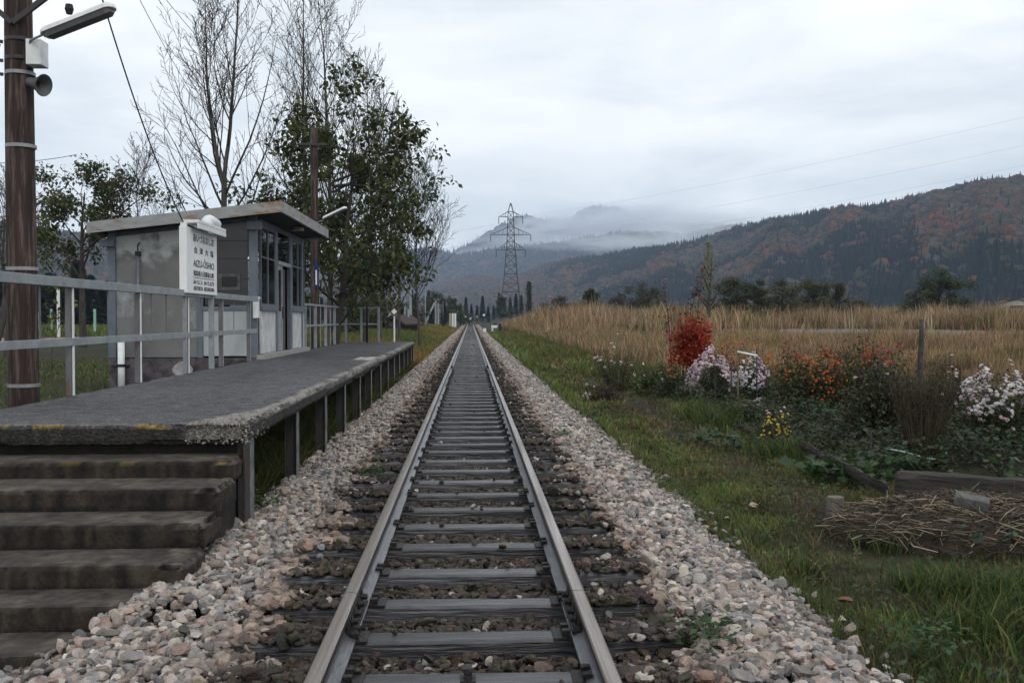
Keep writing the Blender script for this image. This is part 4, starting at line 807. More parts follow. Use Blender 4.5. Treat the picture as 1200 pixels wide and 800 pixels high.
for p in (510.5, 513.5): m = MB(); xa = atY(p, 380, 160).x; pole(m, xa, 160, -.5, atY(p, 352 if p < 512 else 355, 160).z, .17, .14, 8); m.build('pole_shaft', M_STEELP, e)
m = MB(); m.tube([atY(498, 380, 158), atY(509, 355, 159)], .14, 6); m.build('brace', M_STEELP, e)
for i, (p, yt, YY) in enumerate(((474.5, 340, 110), (498.5, 330, 150), (478.5, 362, 80))):
    m = MB(); xa = atY(p, 380, YY).x; pole(m, xa, YY, -.5, atY(p, yt, YY).z, .1, .08, 8); tag(m.build('concrete_pole', M_STEELP), ['thin grey pole left of the braced pole', 'tall thin grey pole right beside the trunk of the bare tree', 'short pale stake in the weeds near the braced pole'][i], 'pole')
e = disc_sign('signal_disc', 'dark signal post with black round head on the left verge', 519, 353, 386, 140, .45, M_BLACK, M_STEELD, 'signal', .13)
for i, (p, YY) in enumerate(((527.5, 170), (530.5, 172), (533.5, 176))):
    m = MB(); xa = atY(p, 380, YY).x; m.box(xa - .16, xa + .16, YY, YY + .3, -.5, atY(p, 367, YY).z); tag(m.build('marker_post', [mat('yellow_paint', (0.4, 0.36, 0.2)), M_WHITE, M_WHITE][i]), ['yellowish square post near the level crossing', 'white square post second from the crossing', 'white square post nearest the crossing'][i], 'post')
for i, (p, q, YY) in enumerate(((545, 371, 216), (567, 369, 218), (559, 371, 219), (551, 373, 217))):
    xa = atY(p, q, YY).x; e = empty('crossing_light', (0, 0, 0)); tag(e, ['white headed post at the left of the level crossing', 'pale headed post at the right of the level crossing', 'yellow headed post in the middle behind the crossing', 'low white headed post before the dark wood'][i], 'post')
    m = MB(); z = atY(p, q, YY).z; m.tube([(xa, YY, -.1), (xa, YY, z)], .09, 6); m.build('post', M_STEELD, e); m = MB(); m.tube([(xa, YY - .15, z - .25), (xa, YY - .15, z), (xa, YY - .15, z + .2)], [.2, .3, .2], 8); m.build('head', [M_WHITE, M_WHITE, mat('yellow_paint', (.4, .36, .2)), M_WHITE][i], e)
xa = atY(577, 384, 112).x; e = empty('distance_marker', (0, 0, 0)); tag(e, 'white and black track marker board at the right verge', 'marker')
m = MB(); m.box(xa - .12, xa + .12, 112, 112.1, -.5, atY(577, 381, 112).z); m.build('post', M_WHITE, e); m = MB(); z = atY(577, 381, 112).z; m.box(xa - .12, xa + .55, 111.9, 111.98, z - .3, z + .0); m.build('board', M_WHITE, e); m = MB(); m.box(xa + .1, xa + .5, 111.9, 111.98, z + .003, z + .2); m.build('board_cap', M_BLACK, e)
xa = atY(586, 384, 110).x; m = MB(); m.box(xa - .14, xa + .14, 110, 110.3, -.5, atY(586, 379, 110).z); tag(m.build('marker_post', M_BLACK), 'short black post beside the white marker board', 'post')
xa = atY(568, 385, 112).x; m = MB(); m.tube([(xa, 112, -.45), (xa, 112, atY(568, 384.5, 112).z)], [.22, .16], 8); tag(m.build('boundary_stone', M_WHITE), 'small white boundary stone on the right verge below the marker', 'stone')

# pylon
PYY = 372.0; pc = atY(598.5, 362, PYY); PXc = pc.x; H = lambda py: atY(598, py, PYY).z
pyl = empty('electricity_pylon', (0, 0, 0)); tag(pyl, 'grey lattice electricity pylon with three crossarms in front of the misty hills', 'pylon')
def sq(hw, z): return [Vector((PXc + a * hw, PYY + b * hw, z)) for a, b in ((-1, -1), (1, -1), (1, 1), (-1, 1))]
lv = [(3.9, 1.0), (3.5, H(352)), (3.1, H(342)), (2.7, H(332)), (2.35, H(321)), (2.1, H(311)), (1.9, H(300)), (1.55, H(292)), (1.4, H(283)), (1.3, H(275)), (1.2, H(266)), (1.1, H(257)), (.95, H(248)), (.1, H(238))]
m = MB(); th = .16
for (h0, z0), (h1, z1) in zip(lv[:-1], lv[1:]):
    A, B = sq(h0, z0), sq(h1, z1)
    for k in range(4):
        m.bar(A[k], B[k], th * 1.2); k2 = (k + 1) % 4; m.bar(A[k], B[k2], th * .7); m.bar(A[k2], B[k], th * .7); m.bar(B[k], B[k2], th * .8)
m.build('lattice_tower', M_STEELD, pyl)
for (py, ln, hb) in ((254, 14, 248), (275, 23.5, 266), (293, 17, 283)):
    z = H(py); L = ln / F * PYY; m = MB(); zt = H(hb)
    for s in (-1, 1):
        tip = Vector((PXc + s * L, PYY, z))
        for yy in (-1, 1): m.bar((PXc + s * 1.1, PYY + yy * 1.1, z), tip, th * .9); m.bar((PXc + s * .9, PYY + yy * .9, zt), tip, th * .9)
        for t in (.3, .55, .78):
            for yy in (-1, 1):
                lo = Vector((PXc + s * 1.1, PYY + yy * 1.1, z)).lerp(tip, t); hi = Vector((PXc + s * .9, PYY + yy * .9, zt)).lerp(tip, t); m.bar(lo, hi, th * .6)
    ca = m.build('crossarm', M_STEELD, pyl)
    for s in (-1, 1): m = MB(); tip = Vector((PXc + s * L, PYY, z)); m.tube([tip, tip - Vector((0, 0, 2.6))], .13, 6); m.build('insulator_string', M_STEELD, ca)
k = 0
for (py, ln, nm) in ((254, 14, 'top'), (275, 23.5, 'middle'), (293, 17, 'bottom')):
    L = ln / F * PYY; z = H(py) - 2.6
    wire('high voltage line leaving the %s crossarm of the pylon towards the right ridge' % nm, (PXc + L, PYY, z + 2.6), (PXc + L + 235, PYY - 210 + k * 4, z + 42), 6, .014, 'power lines', 30)
    wire('high voltage line leaving the %s crossarm of the pylon towards the left valley' % nm, (PXc - L, PYY, z), (PXc - L - 160, PYY + 150, z + 3), 5, .02, 'power lines', 30); k += 1

# ---------------------------------------------------------------- trees
class Tree:
    def __init__(s, seed): s.r = random.Random(seed); s.segs = []; s.tips = []
    def branch(s, p, d, L, rad, lvl, P):
        r = s.r; spec = P[lvl]; n = spec['seg']; pts = [p.copy()]; rr = [rad]; d = d.normalized(); step = L / n
        for i in range(n):
            d = (d + Vector((r.gauss(0, 1), r.gauss(0, 1), r.gauss(0, 1))) * spec['wig'] + Vector((0, 0, spec['up']))).normalized()
            p = p + d * step; pts.append(p.copy()); rr.append(rad * (1 - (i + 1) / n * (1 - spec['taper'])))
        s.segs.append((lvl, pts, rr))
        if lvl + 1 < len(P):
            nb = spec['kids']; nb = nb if isinstance(nb, int) else r.randint(*nb)
            for k in range(nb):
                t = spec['start'] + (1 - spec['start']) * (k + r.random()) / nb; f = t * n; i = min(n - 1, int(f)); q = pts[i].lerp(pts[i + 1], f - i); dd = (pts[i + 1] - pts[i]).normalized()
                az = r.uniform(0, 6.283) if lvl else k * 2.4 + r.uniform(-.5, .5); a = R(spec['ang'] + r.gauss(0, spec.get('angv', 8))); u = dd.cross(Vector((.3, .9, .1))).normalized(); w = dd.cross(u)
                nd = dd * math.cos(a) + (u * math.cos(az) + w * math.sin(az)) * math.sin(a)
                LL = L * spec['ratio'] * (1 - (t - spec['start']) / (1 - spec['start'] + 1e-6) * spec.get('shrink', .55)) * r.uniform(.75, 1.2)
                s.branch(q, nd, LL, max(rr[i] * spec.get('rr', .45), .002), lvl + 1, P)
        if lvl >= len(P) - 2: s.tips += [(pts[-1], d)] + [(q, d) for q in pts[max(1, len(pts) // 2):-1]]
    def wood(s, name, parent, mats, lvls=None, minr=.003):
        V, F = [], []; off = 0
        for lvl, pts, rr in s.segs:
            if lvls is not None and lvl not in lvls: continue
            n = (10, 6, 4, 3, 3, 3)[lvl]; N = len(pts); P = np.array([p[:] for p in pts]); D = np.gradient(P, axis=0); D /= np.linalg.norm(D, axis=1)[:, None] + 1e-9
            u = np.cross(D, np.array([.31, .17, .93])); u /= np.linalg.norm(u, axis=1)[:, None] + 1e-9; w = np.cross(D, u); a = np.arange(n) / n * 2 * np.pi; r_ = np.maximum(np.array(rr), minr)
            V.append((P[:, None] + r_[:, None, None] * (u[:, None] * np.cos(a)[None, :, None] + w[:, None] * np.sin(a)[None, :, None])).reshape(-1, 3))
            i = np.arange(N - 1)[:, None] * n; k = np.arange(n)[None]; k2 = (k + 1) % n; F.append(np.stack([i + k, i + k2, i + n + k2, i + n + k], -1).reshape(-1, 4) + off); off += N * n
        if not V: return None
        return link(name, np_mesh(name, np.concatenate(V), [np.concatenate(F)], None, mats, smooth=True), parent)
def leaves(name, parent, pos, size, cols, rng, mats=None, droop=.4, aspect=.5, per=1, spread=.1, tilt=None, curl=.15):
    """leaf shapes: folded diamond of 6 points, scattered round each position"""
    pos = np.repeat(np.asarray(pos, float), per, 0); n = len(pos); pos = pos + rng.normal(size=(n, 3)) * spread
    a = rng.uniform(0, 6.283, n); el = rng.normal(-droop, .45, n) if tilt is None else rng.normal(tilt, .3, n)
    d = np.stack([np.cos(a) * np.cos(el), np.sin(a) * np.cos(el), np.sin(el)], -1); s = np.cross(d, [0, 0, 1.0]); s /= np.linalg.norm(s, axis=1)[:, None] + 1e-9
    roll = rng.normal(0, .6, n); up = np.cross(s, d); s2 = s * np.cos(roll)[:, None] + up * np.sin(roll)[:, None]; up2 = np.cross(s2, d)
    L = (size * rng.uniform(.6, 1.3, n))[:, None]; W = L * aspect
    V = np.stack([pos, pos + d * L * .45 + s2 * W * .5 + up2 * L * curl * .5, pos + d * L * .5, pos + d * L * .45 - s2 * W * .5 + up2 * L * curl * .5, pos + d * L - up2 * L * curl * .6], 1).reshape(-1, 3)
    b = np.arange(n)[:, None] * 5; F3 = np.concatenate([b + np.array([[0, 1, 2]]), b + np.array([[0, 2, 3]]), b + np.array([[1, 4, 2]]), b + np.array([[2, 4, 3]])])
    cols = np.asarray(cols, float); c = cols[rng.integers(0, len(cols), n)] * rng.uniform(.65, 1.35, n)[:, None]
    return link(name, np_mesh(name, V, [F3], np.repeat(c, 5, 0), mats or [M_LEAF]), parent)
def G(*c): return [tuple(x) for x in c]
LEAFD = G((.055, .082, .024), (.040, .062, .019), (.085, .105, .030), (.030, .046, .017), (.13, .13, .035)); LEAFY = G((.10, .12, .025), (.075, .10, .02), (.13, .13, .03)); 

def poplar(label, px, Y, top, spread, seed, lean=0, kids=26, few=None, grp='bare trees behind the platform', low=.14, minr=.0065, fork=False, pxtwigs=(5, 6)):
    x = atY(px, 400, Y).x; b = Vector((x, Y, gz(x, Y) - .1)); h = atY(px, top, Y).z - b.z; t = Tree(seed)
    P = [dict(seg=14, wig=.035, up=.06, taper=.08, kids=kids, start=low, ang=38, angv=7, ratio=spread, shrink=.62, rr=.42),
         dict(seg=8, wig=.07, up=.11, taper=.15, kids=(7, 10), start=.18, ang=33, ratio=.42, shrink=.5, rr=.42),
         dict(seg=5, wig=.09, up=.08, taper=.3, kids=(4, 6), start=.15, ang=34, ratio=.42, shrink=.4, rr=.5),
         dict(seg=3, wig=.12, up=.06, taper=.4, kids=0, start=.2, ang=35, ratio=.4)]
    e = empty('bare_tree', (0, 0, 0)); tag(e, label, 'tree', grp)
    if fork:
        P[0]['kids'] = kids; st_ = b + Vector((0, 0, h * .46)); t.segs.append((0, [b, b + Vector((.05, 0, h * .15)), b + Vector((-.03, 0, h * .32)), st_], [h * .0085, h * .008, h * .0072, h * .0068])); P[0]['start'] = .05
        t.branch(st_, Vector((lean + .13, 0, 1)), h * .58, h * .0056, 0, P); t.branch(st_ - Vector((0, 0, h * .03)), Vector((lean - .17, .05, 1)), h * .54, h * .005, 0, P)
        for z_, dx_, L_ in ((.24, -.95, .32), (.27, .85, .30), (.31, -.85, .34), (.35, .75, .36), (.38, -.6, .40), (.22, .9, .2), (.41, .5, .42), (.34, -.8, .28), (.43, -.45, .4), (.29, .95, .22)): t.branch(b + Vector((0, 0, h * z_)), Vector((dx_, t.r.uniform(-.4, .4), 1)), h * L_, h * .0032, 1, P)
    else: t.branch(b, Vector((lean, 0, 1)), h, h * .0088, 0, P)
    t.wood('trunk', e, [M_BARKG], (0,)); t.wood('crown', e, [M_TWIG], (1, 2, 3), minr)
    if few:
        rng = np.random.default_rng(seed); tp = np.array([q[0][:] for q in t.tips]); hh = tp[:, 2] > b.z + few[2] * h; tp = tp[hh]; tp = tp[rng.choice(len(tp), min(len(tp), few[0]), replace=False)]; leaves('leaves', e, tp, few[1], G((.10, .075, .03), (.06, .06, .03)), rng)
    return e
poplar('tallest bare tree with forked stems rising behind the shelter roof', 264, 34, -50, .46, 41, fork=True, few=(40, .09, .5), kids=20)
poplar('slender bare tree rising left of the dark leafy tree', 353, 38, -25, .34, 42, few=(60, .1, .6), kids=30, minr=.006)
poplar('tall bare tree standing inside the dark leafy tree with a few leaves on top', 383, 40, -12, .42, 43, few=(170, .12, .65), kids=34, minr=.006)
poplar('bare tree leaning right behind the dark leafy crown', 428, 46, 85, .40, 44, lean=.10, kids=30, minr=.008)
poplar('thin bare tree between the leafy tree and the lone bare tree', 446, 52, 130, .40, 45, kids=28, minr=.008)
poplar('lower bare tree just left of the lone bare tree', 468, 58, 180, .42, 47, kids=26, minr=.008)
poplar('lone bare tree with a stout trunk nearest the rails', 491, 56, 212, .52, 46, kids=34, low=.26, few=(90, .12, .7), minr=.009)
poplar('small bare tree left of the shelter roof among leafy branches', 165, 40, 190, .5, 48, kids=18, low=.3, grp='bare trees behind the platform')
poplar('bare tree at the very left edge behind the wooden pole', 5, 36, 225, .5, 49, kids=16, low=.35, few=(120, .12, .3))

def leafy(label, px, Y, top, base_r, seed, ang=52, ratio=.62, kids=13, leaf=.15, per=5, cols=LEAFD, lean=0, spread=.13, start=.3, name='leafy_tree', up=.05, shrink=.35, extra=None, frac=1.0, lvl2=(5, 8)):
    x = atY(px, 400, Y).x; b = Vector((x, Y, gz(x, Y) - .1)); h = atY(px, top, Y).z - b.z; t = Tree(seed)
    P = [dict(seg=10, wig=.07, up=.03, taper=.15, kids=kids, start=start, ang=ang, ratio=ratio, shrink=shrink, rr=.5),
         dict(seg=7, wig=.12, up=up, taper=.2, kids=lvl2, start=.3, ang=42, ratio=.5, shrink=.4, rr=.5),
         dict(seg=4, wig=.16, up=.02, taper=.3, kids=(3, 4), start=.25, ang=40, ratio=.45, shrink=.3, rr=.5),
         dict(seg=2, wig=.15, up=.0, taper=.5, kids=0, start=.2, ang=35, ratio=.4)]
    e = empty(name, (0, 0, 0)); tag(e, label, 'tree'); t.branch(b, Vector((lean, 0, 1)), h * .92, base_r, 0, P)
    if extra:
        for (z, d, L, rr_) in extra: t.branch(b + Vector((lean * h * z, 0, h * z)), Vector(d), L, rr_, 1, P)
    t.wood('trunk', e, [M_BARK], (0,)); t.wood('branches', e, [M_BARK], (1, 2, 3), .006)
    rng = np.random.default_rng(seed); tp = np.array([q[0][:] for q in t.tips]); tp = tp[rng.random(len(tp)) < frac]; leaves('crown', e, tp, leaf, cols, rng, per=per, spread=spread, droop=.5, aspect=.55); return e
leafy('large dark leafy tree spreading over the platform behind the second pole', 392, 30, 132, .13, 51, ang=60, ratio=.44, kids=20, leaf=.19, per=6, start=.16, spread=.14, up=.02, shrink=.40, extra=[(.72, (1.0, 0, .30), 3.1, .05), (.74, (1.0, .2, .5), 2.6, .045), (.52, (-1, .2, .12), 2.9, .05), (.55, (-1, -.3, .3), 2.6, .05), (.46, (-1, .3, .05), 2.4, .05), (.70, (.9, .2, .5), 2.8, .04), (.45, (-.9, -.2, .25), 2.4, .04), (.3, (.9, 0, .5), 2.2, .04), (.5, (.9, -.3, .4), 2.4, .04)], frac=.9)
leafy('leafy tree with gaps in its crown left of the shelter', 97, 43, 205, .17, 52, ang=48, ratio=.40, kids=9, leaf=.20, per=17, start=.42, spread=.19, frac=.50, lvl2=(4, 6), extra=[(.55, (1, 0, .95), 4.2, .06), (.50, (-1, 0, .45), 2.6, .05), (.6, (.8, 0, .8), 3.0, .05)])
leafy('low yellow green bush tree behind the far platform railing', 398, 33, 255, .06, 53, ang=60, ratio=.6, kids=9, leaf=.20, per=5, cols=LEAFY + LEAFD[:1], start=.25, name='young_tree', frac=.7)
leafy('dark undergrowth tree filling the gap below the big leafy crown', 425, 42, 275, .08, 57, ang=60, ratio=.5, kids=10, leaf=.16, per=3, cols=LEAFD + G((.08, .09, .02)), start=.12, name='young_tree', frac=.8)
leafy('thin sapling with a few yellowish leaves beside the wooden pole', 60, 26, 352, .02, 54, ang=65, ratio=.26, kids=5, leaf=.15, per=1, frac=.5, cols=LEAFY, start=.62, lvl2=(2, 3), name='sapling')
leafy('dark tree leaning in at the left picture edge', -12, 30, 235, .12, 55, ang=55, ratio=.45, kids=9, leaf=.18, per=4, start=.35, frac=.5)

# trees across the field on the right and far down the line
def far_tree(name, label, px, Y, top, wpx, cols, seed, kind='round', n=900, grp='trees along the far side of the field', dens=1.0):
    p = atY(px, 400, Y); b = Vector((p.x, Y, gz(p.x, Y) - .1)); h = atY(px, top - 3, Y).z - b.z; w = wpx * 1.25 / F * Y / 2; rng = np.random.default_rng(seed); r = random.Random(seed)
    e = empty(name, (0, 0, 0)); tag(e, label, 'tree', grp); m = MB(); m.tube([b, b + Vector((r.uniform(-.1, .1) * w, 0, h * .45)), b + Vector((r.uniform(-.2, .2) * w, 0, h * .85))], [h * .022 + .02, h * .014 + .01, .01], 7)
    for k in range(9 if kind != 'cone' else 3):
        z = h * r.uniform(.2, .75); a = r.uniform(0, 6.28); m.tube([b + Vector((0, 0, z)), b + Vector((math.cos(a) * w * .45, math.sin(a) * w * .45, z + h * .12)), b + Vector((math.cos(a) * w * .85, math.sin(a) * w * .85, z + h * r.uniform(.1, .25)))], [h * .009 + .01, h * .006 + .006, .006], 4)
    m.build('trunk', M_BARK, e, smooth=True)
    cl = []
    nc = {'round': 26, 'flat': 30, 'cone': 34, 'column': 30, 'shrub': 20}[kind]
    for k in range(nc):
        t = rng.random() ** .8
        if kind == 'cone': rad = w * (1 - t) * rng.uniform(.4, 1); zz = h * (.08 + .9 * t); cs = w * .30 * (1.1 - t)
        elif kind == 'column': rad = w * rng.uniform(.1, 1) * (1 - .75 * t); zz = h * (.05 + .92 * t); cs = w * .32 * (1.05 - t * .7)
        elif kind == 'shrub': rad = w * rng.uniform(0, 1); zz = h * (.15 + .7 * t * (1 - .5 * rad / w)); cs = w * .28
        elif kind == 'flat': rad = w * rng.uniform(.1, 1); zz = h * (.22 + .68 * t * (1 - .35 * rad / w)); cs = w * .24
        else: rad = w * rng.uniform(0, .95); zz = h * (.12 + .80 * t * math.sqrt(max(.05, 1 - (rad / w) ** 2))); cs = w * .24
        a = rng.uniform(0, 6.28); cl.append((b.x + math.cos(a) * rad, b.y + math.sin(a) * rad, b.z + zz, cs))
    cl = np.array(cl); pick = rng.integers(0, nc, int(n * 2.6)); d = rng.normal(size=(len(pick), 3)); d /= np.linalg.norm(d, axis=1)[:, None]; pos = cl[pick, :3] + d * (cl[pick, 3] * rng.random(len(pick)) ** .4)[:, None] * np.array([1, 1, .75])
    if kind == 'column': t = rng.random(len(pick)) ** .8; aa = rng.uniform(0, 6.28, len(pick)); rr2 = w * rng.random(len(pick)) * (1 - .8 * t) * (.65 + .45 * fbm(t * 9, aa * 1.3, 1.0, seed, 2)); pos = np.stack([b.x + np.cos(aa) * rr2, b.y + np.sin(aa) * rr2, b.z + h * (.06 + .92 * t)], -1)
    size = max(.12, Y / F * 2.2)
    o = leaves('crown', e, pos, size, cols, rng, spread=.02, aspect=.7, droop=.2); return e
GD = G((.055, .072, .030), (.040, .055, .024), (.075, .09, .036)); GO = G((.085, .09, .034), (.065, .072, .028), (.11, .11, .04)); GB = G((.085, .06, .036), (.06, .045, .028)); GY = G((.26, .26, .07), (.20, .21, .06), (.15, .16, .05))
ft = [('bushy_tree', 'dark thin tree just right of the pylon foot', 620, 250, 332, 13, GD, 'column', 700), ('bushy_tree', 'low grey brown tree left of the round dark bush', 655, 230, 347, 26, GB, 'round', 800),
      ('bushy_tree', 'round dark green bush alone at the left of the field edge', 689, 150, 338, 30, GD, 'round', 2200), ('bushy_tree', 'loose grey tree behind the dead stems', 752, 165, 329, 44, GD + GB, 'flat', 1500),
      ('bushy_tree', 'small brownish tree left of the red shrub', 728, 175, 343, 30, GB, 'round', 900), ('bushy_tree', 'low green bush between the grey tree and the red shrub', 772, 160, 345, 26, GO, 'shrub', 900),
      ('poplar_tree', 'tall narrow yellow green tree right behind the red shrub', 830, 78, 284, 46, GY, 'column', 360), ('bushy_tree', 'spreading dark tree right of the narrow yellow green tree', 862, 100, 318, 44, GD + GO, 'flat', 2400),
      ('bushy_tree', 'compact dark green tree in the middle of the tree row', 888, 98, 326, 36, GD, 'round', 2400), ('bushy_tree', 'wide open crowned tree right of the compact dark tree', 918, 105, 322, 52, GD + GO, 'flat', 2400),
      ('bushy_tree', 'pale olive tree near the right end of the tree row', 950, 118, 325, 44, GO, 'round', 2200), ('bushy_tree', 'brownish olive bush ending the tree row', 982, 120, 330, 42, GO + GB, 'round', 2000), ('bushy_tree', 'low olive shrub right of the brownish bush', 1005, 125, 345, 26, GO, 'shrub', 900),
      ('bushy_tree', 'lone dark spreading tree before the ridge on the right', 1100, 105, 305, 58, GD, 'flat', 3400), ('bushy_tree', 'low dark shrub under the lone spreading tree', 1075, 108, 348, 40, GD + GO, 'shrub', 1200), ('bushy_tree', 'low shrub beside the right foot of the lone tree', 1128, 112, 350, 30, GB, 'shrub', 700),
      ('bushy_tree', 'small dark shrub at the right side of the pylon foot', 640, 240, 352, 18, GD, 'shrub', 500), ('bushy_tree', 'small tree overlapping the left leg of the pylon', 588, 300, 346, 22, GD, 'round', 600)]
for i, (nm, lb, px, Y, top, w, c, kd, n) in enumerate(ft): far_tree(nm, lb, px, Y, top, w, c, 100 + i, kd, n)
lf = [('small dark tree above the twin white poles', 508, 190, 338, 34, GD, 'flat', 800), ('dark bush right of the signal head', 530, 200, 350, 30, GD, 'round', 800), ('brown green tree left of the braced pole', 462, 120, 345, 34, GB + GD, 'round', 900), ('low dark bush in front of the crossing', 543, 235, 362, 16, GD, 'shrub', 300),
      ('dark shrub behind the far end of the platform railing', 440, 80, 350, 40, GD, 'shrub', 1500), ('dense dark shrub below the big leafy tree', 410, 60, 340, 50, GD, 'shrub', 2400), ('grey brown shrub between the poles on the left verge', 486, 150, 355, 26, GB, 'shrub', 600)]
for i, (lb, px, Y, top, w, c, kd, n) in enumerate(lf): far_tree('bushy_tree', lb, px, Y, top, w, c, 140 + i, kd, n, 'trees and shrubs along the left side of the line')
# conifer belt on the left: individual trees
def conifer_mesh(seed):
    rng = np.random.default_rng(seed); n = 1500; t = rng.random(n) ** .75; a = rng.uniform(0, 6.28, n); lay = np.floor(t * 13) / 13; rad = (1 - t) * 2.3 * (1 - (t - lay) * 9 * .35) * rng.uniform(.3, 1, n) ** .5 + .05; z = .8 + t * 11
    pos = np.stack([np.cos(a) * rad, np.sin(a) * rad, z - rad * .25], -1); L = rng.uniform(.5, 1.0, n)[:, None]
    d = np.stack([np.cos(a), np.sin(a), np.full(n, -.45)], -1); s = np.stack([-np.sin(a), np.cos(a), np.zeros(n)], -1)
    V = np.stack([pos - s * L * .35, pos + s * L * .35, pos + d * L * .8], 1).reshape(-1, 3); c = np.array([.014, .024, .018]) * rng.uniform(.5, 1.6, n)[:, None]
    return np_mesh('crown', V, [np.arange(3 * n).reshape(-1, 3)], np.repeat(c, 3, 0), [M_LEAF])
cm = [conifer_mesh(s) for s in (1, 2, 3)]; tb = MB(); tb.tube([(0, 0, -.5), (0, 0, 6), (0, 0, 11.5)], [.22, .13, .02], 7); tbo = tb.build('trunk', M_BARK); trm = tbo.data; bpy.data.objects.remove(tbo)
rr_ = random.Random(9); CONL = 'dark conifer in the close row across the dirt road on the left'
cps = [(-60 + k * 10.5 + rr_.uniform(-3, 3), 135 + rr_.uniform(-8, 12) + (k % 2) * 12, rr_.uniform(.5, .66)) for k in range(30)]
for i, (px, Y, s) in enumerate(cps):
    x = atY(px, 380, Y).x; e = empty('conifer_tree', (x, Y, gz(x, Y) - .1), rr_.uniform(0, 6)); e.scale = (s * 1.7, s * 1.7, s * rr_.uniform(.9, 1.25)); tag(e, CONL, 'tree', 'conifer row across the dirt road')
    link('crown', cm[i % 3], e); link('trunk', trm, e)
cps = [(300 + k * 9.5 + rr_.uniform(-3, 3), 190 + rr_.uniform(-10, 30), rr_.uniform(.40, .62)) for k in range(24)] + [(520 + k * 6.5, 330 + rr_.uniform(-20, 40), rr_.uniform(.45, .75)) for k in range(15)]
for i, (px, Y, s) in enumerate(cps):
    x = atY(px, 380, Y).x; e = empty('conifer_tree', (x, Y, gz(x, Y) - .1), rr_.uniform(0, 6)); e.scale = (s, s, s * rr_.uniform(.9, 1.15))
    tag(e, 'dark conifer glimpsed far behind the platform railing and poles' if i < 24 else 'distant dark conifer behind the level crossing', 'tree', 'conifers behind the platform' if i < 24 else 'conifers behind the crossing'); link('crown', cm[i % 3], e); link('trunk', trm, e)
# snow-fence posts in the left field
for i, (px, t, Y) in enumerate(((43.5, 366, 75), (60, 362, 80), (68.5, 338, 60), (77.5, 370, 78), (111, 362, 72))):
    x = atY(px, 380, Y).x; m = MB(); m.box(x - .07, x + .07, Y - .07, Y + .07, -.3, atY(px, t, Y).z)
    tag(m.build('field_post', M_WHITE if i == 2 else mat('green_white_post', (.20, .42, .30), (.3, .45, .38), 2)), ['pale green field post just right of the wooden pole', 'pale green post above the sapling in the left field', 'tallest whitest post in the left field', 'short pale green post left of the leafy tree trunk', 'pale green post left of the shelter wall'][i], 'post')
# shed and houses
def house(name, label, px, pbase, ptop, Y, wpx, wallm, roofm, depth=6, rot=0):
    c = atY(px, pbase, Y); w = wpx / F * Y; h = (pbase - ptop) / F * Y; e = empty(name, (c.x, Y, c.z), rot); tag(e, label, 'house' if w > 4 else 'shed'); he = h * .55; m = MB()
    m.box(-w / 2 + .1, w / 2 - .1, 0, depth, -2.5, he); m.prism([(-w / 2 + .1, he + .002), (w / 2 - .1, he + .002), (0, h - .1)], 0.001, depth - .001); m.build('wall', wallm, e)
    m = MB()
    for s in (-1, 1): m.add([(s * (w / 2 + .3), -.4, he - .25), (0, -.4, h), (0, depth + .4, h), (s * (w / 2 + .3), depth + .4, he - .25), (s * (w / 2 + .3), -.4, he - .1), (0, -.4, h + .15), (0, depth + .4, h + .15), (s * (w / 2 + .3), depth + .4, he - .1)], [(0, 1, 2, 3), (7, 6, 5, 4), (0, 4, 5, 1), (3, 2, 6, 7), (0, 3, 7, 4)])
    m.build('roof', roofm, e)
    wd = MB(); wd.box(-w * .16, w * .16, -.05, .0, he * .35, he * .8); wd.build('window', M_GLASS, e); return e
house('house', 'white gabled house with dark roof at the right edge beyond the field', 1192, 364, 350, 170, 46, mat('house_wall', (.5, .5, .42), (.42, .42, .36), 3), mat('slate_roof', (.06, .065, .08), (.04, .045, .055), 5), 8, R(-35))
house('shed', 'dark red tool shed behind the diamond sign', 461, 386, 371, 78, 26, mat('red_boards', (.06, .03, .035), (.04, .022, .026), 5), mat('rust_roof', (.05, .03, .03)), 3, R(-20))

# ---------------------------------------------------------------- grass and weeds
def blades(name, label, x, y, h, w, lean, cols, rng, kind='stuff', bend=.5, parent=None, cat='grass', zoff=0.0, z=None):
    n = len(x); w = np.zeros(n) + w; h = np.zeros(n) + h; z = ground_z(x, y) - .01 + zoff if z is None else z; a = rng.uniform(0, 6.283, n); b2 = rng.uniform(0, 6.283, n); ln = lean * rng.uniform(.2, 1.4, n)
    d = np.stack([np.cos(a), np.sin(a), np.zeros(n)], -1); s = np.stack([-np.sin(b2), np.cos(b2), np.zeros(n)], -1) * (w / 2)[:, None]; p0 = np.stack([x, y, z], -1); H = h[:, None]; up = np.array([0, 0, 1.0])
    p1 = p0 + up * H * .5 + d * (ln * h * .3)[:, None]; p2 = p0 + up * H * (1 - bend * .25 * ln[:, None]) + d * (ln * h)[:, None]
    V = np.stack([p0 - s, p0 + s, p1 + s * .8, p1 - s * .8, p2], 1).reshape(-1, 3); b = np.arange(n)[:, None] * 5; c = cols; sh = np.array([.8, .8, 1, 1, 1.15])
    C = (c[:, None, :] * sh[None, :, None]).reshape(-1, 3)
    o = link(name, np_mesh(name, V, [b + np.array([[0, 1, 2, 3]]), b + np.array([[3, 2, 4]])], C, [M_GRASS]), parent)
    if label: tag(o, label, cat, kind=kind)
    return o
def pickc(pal, n, rng, v=.3): pal = np.array(pal); return pal[rng.integers(0, len(pal), n)] * rng.uniform(1 - v, 1 + v, n)[:, None]
GREEN = [(.075, .125, .030), (.105, .15, .038), (.055, .09, .026), (.15, .165, .05)]; STRAW = [(.34, .235, .135), (.275, .18, .10), (.42, .32, .20), (.20, .125, .075), (.31, .175, .10)]; RED = [(.16, .075, .03), (.20, .11, .035), (.12, .06, .03)]
rng = np.random.default_rng(5)
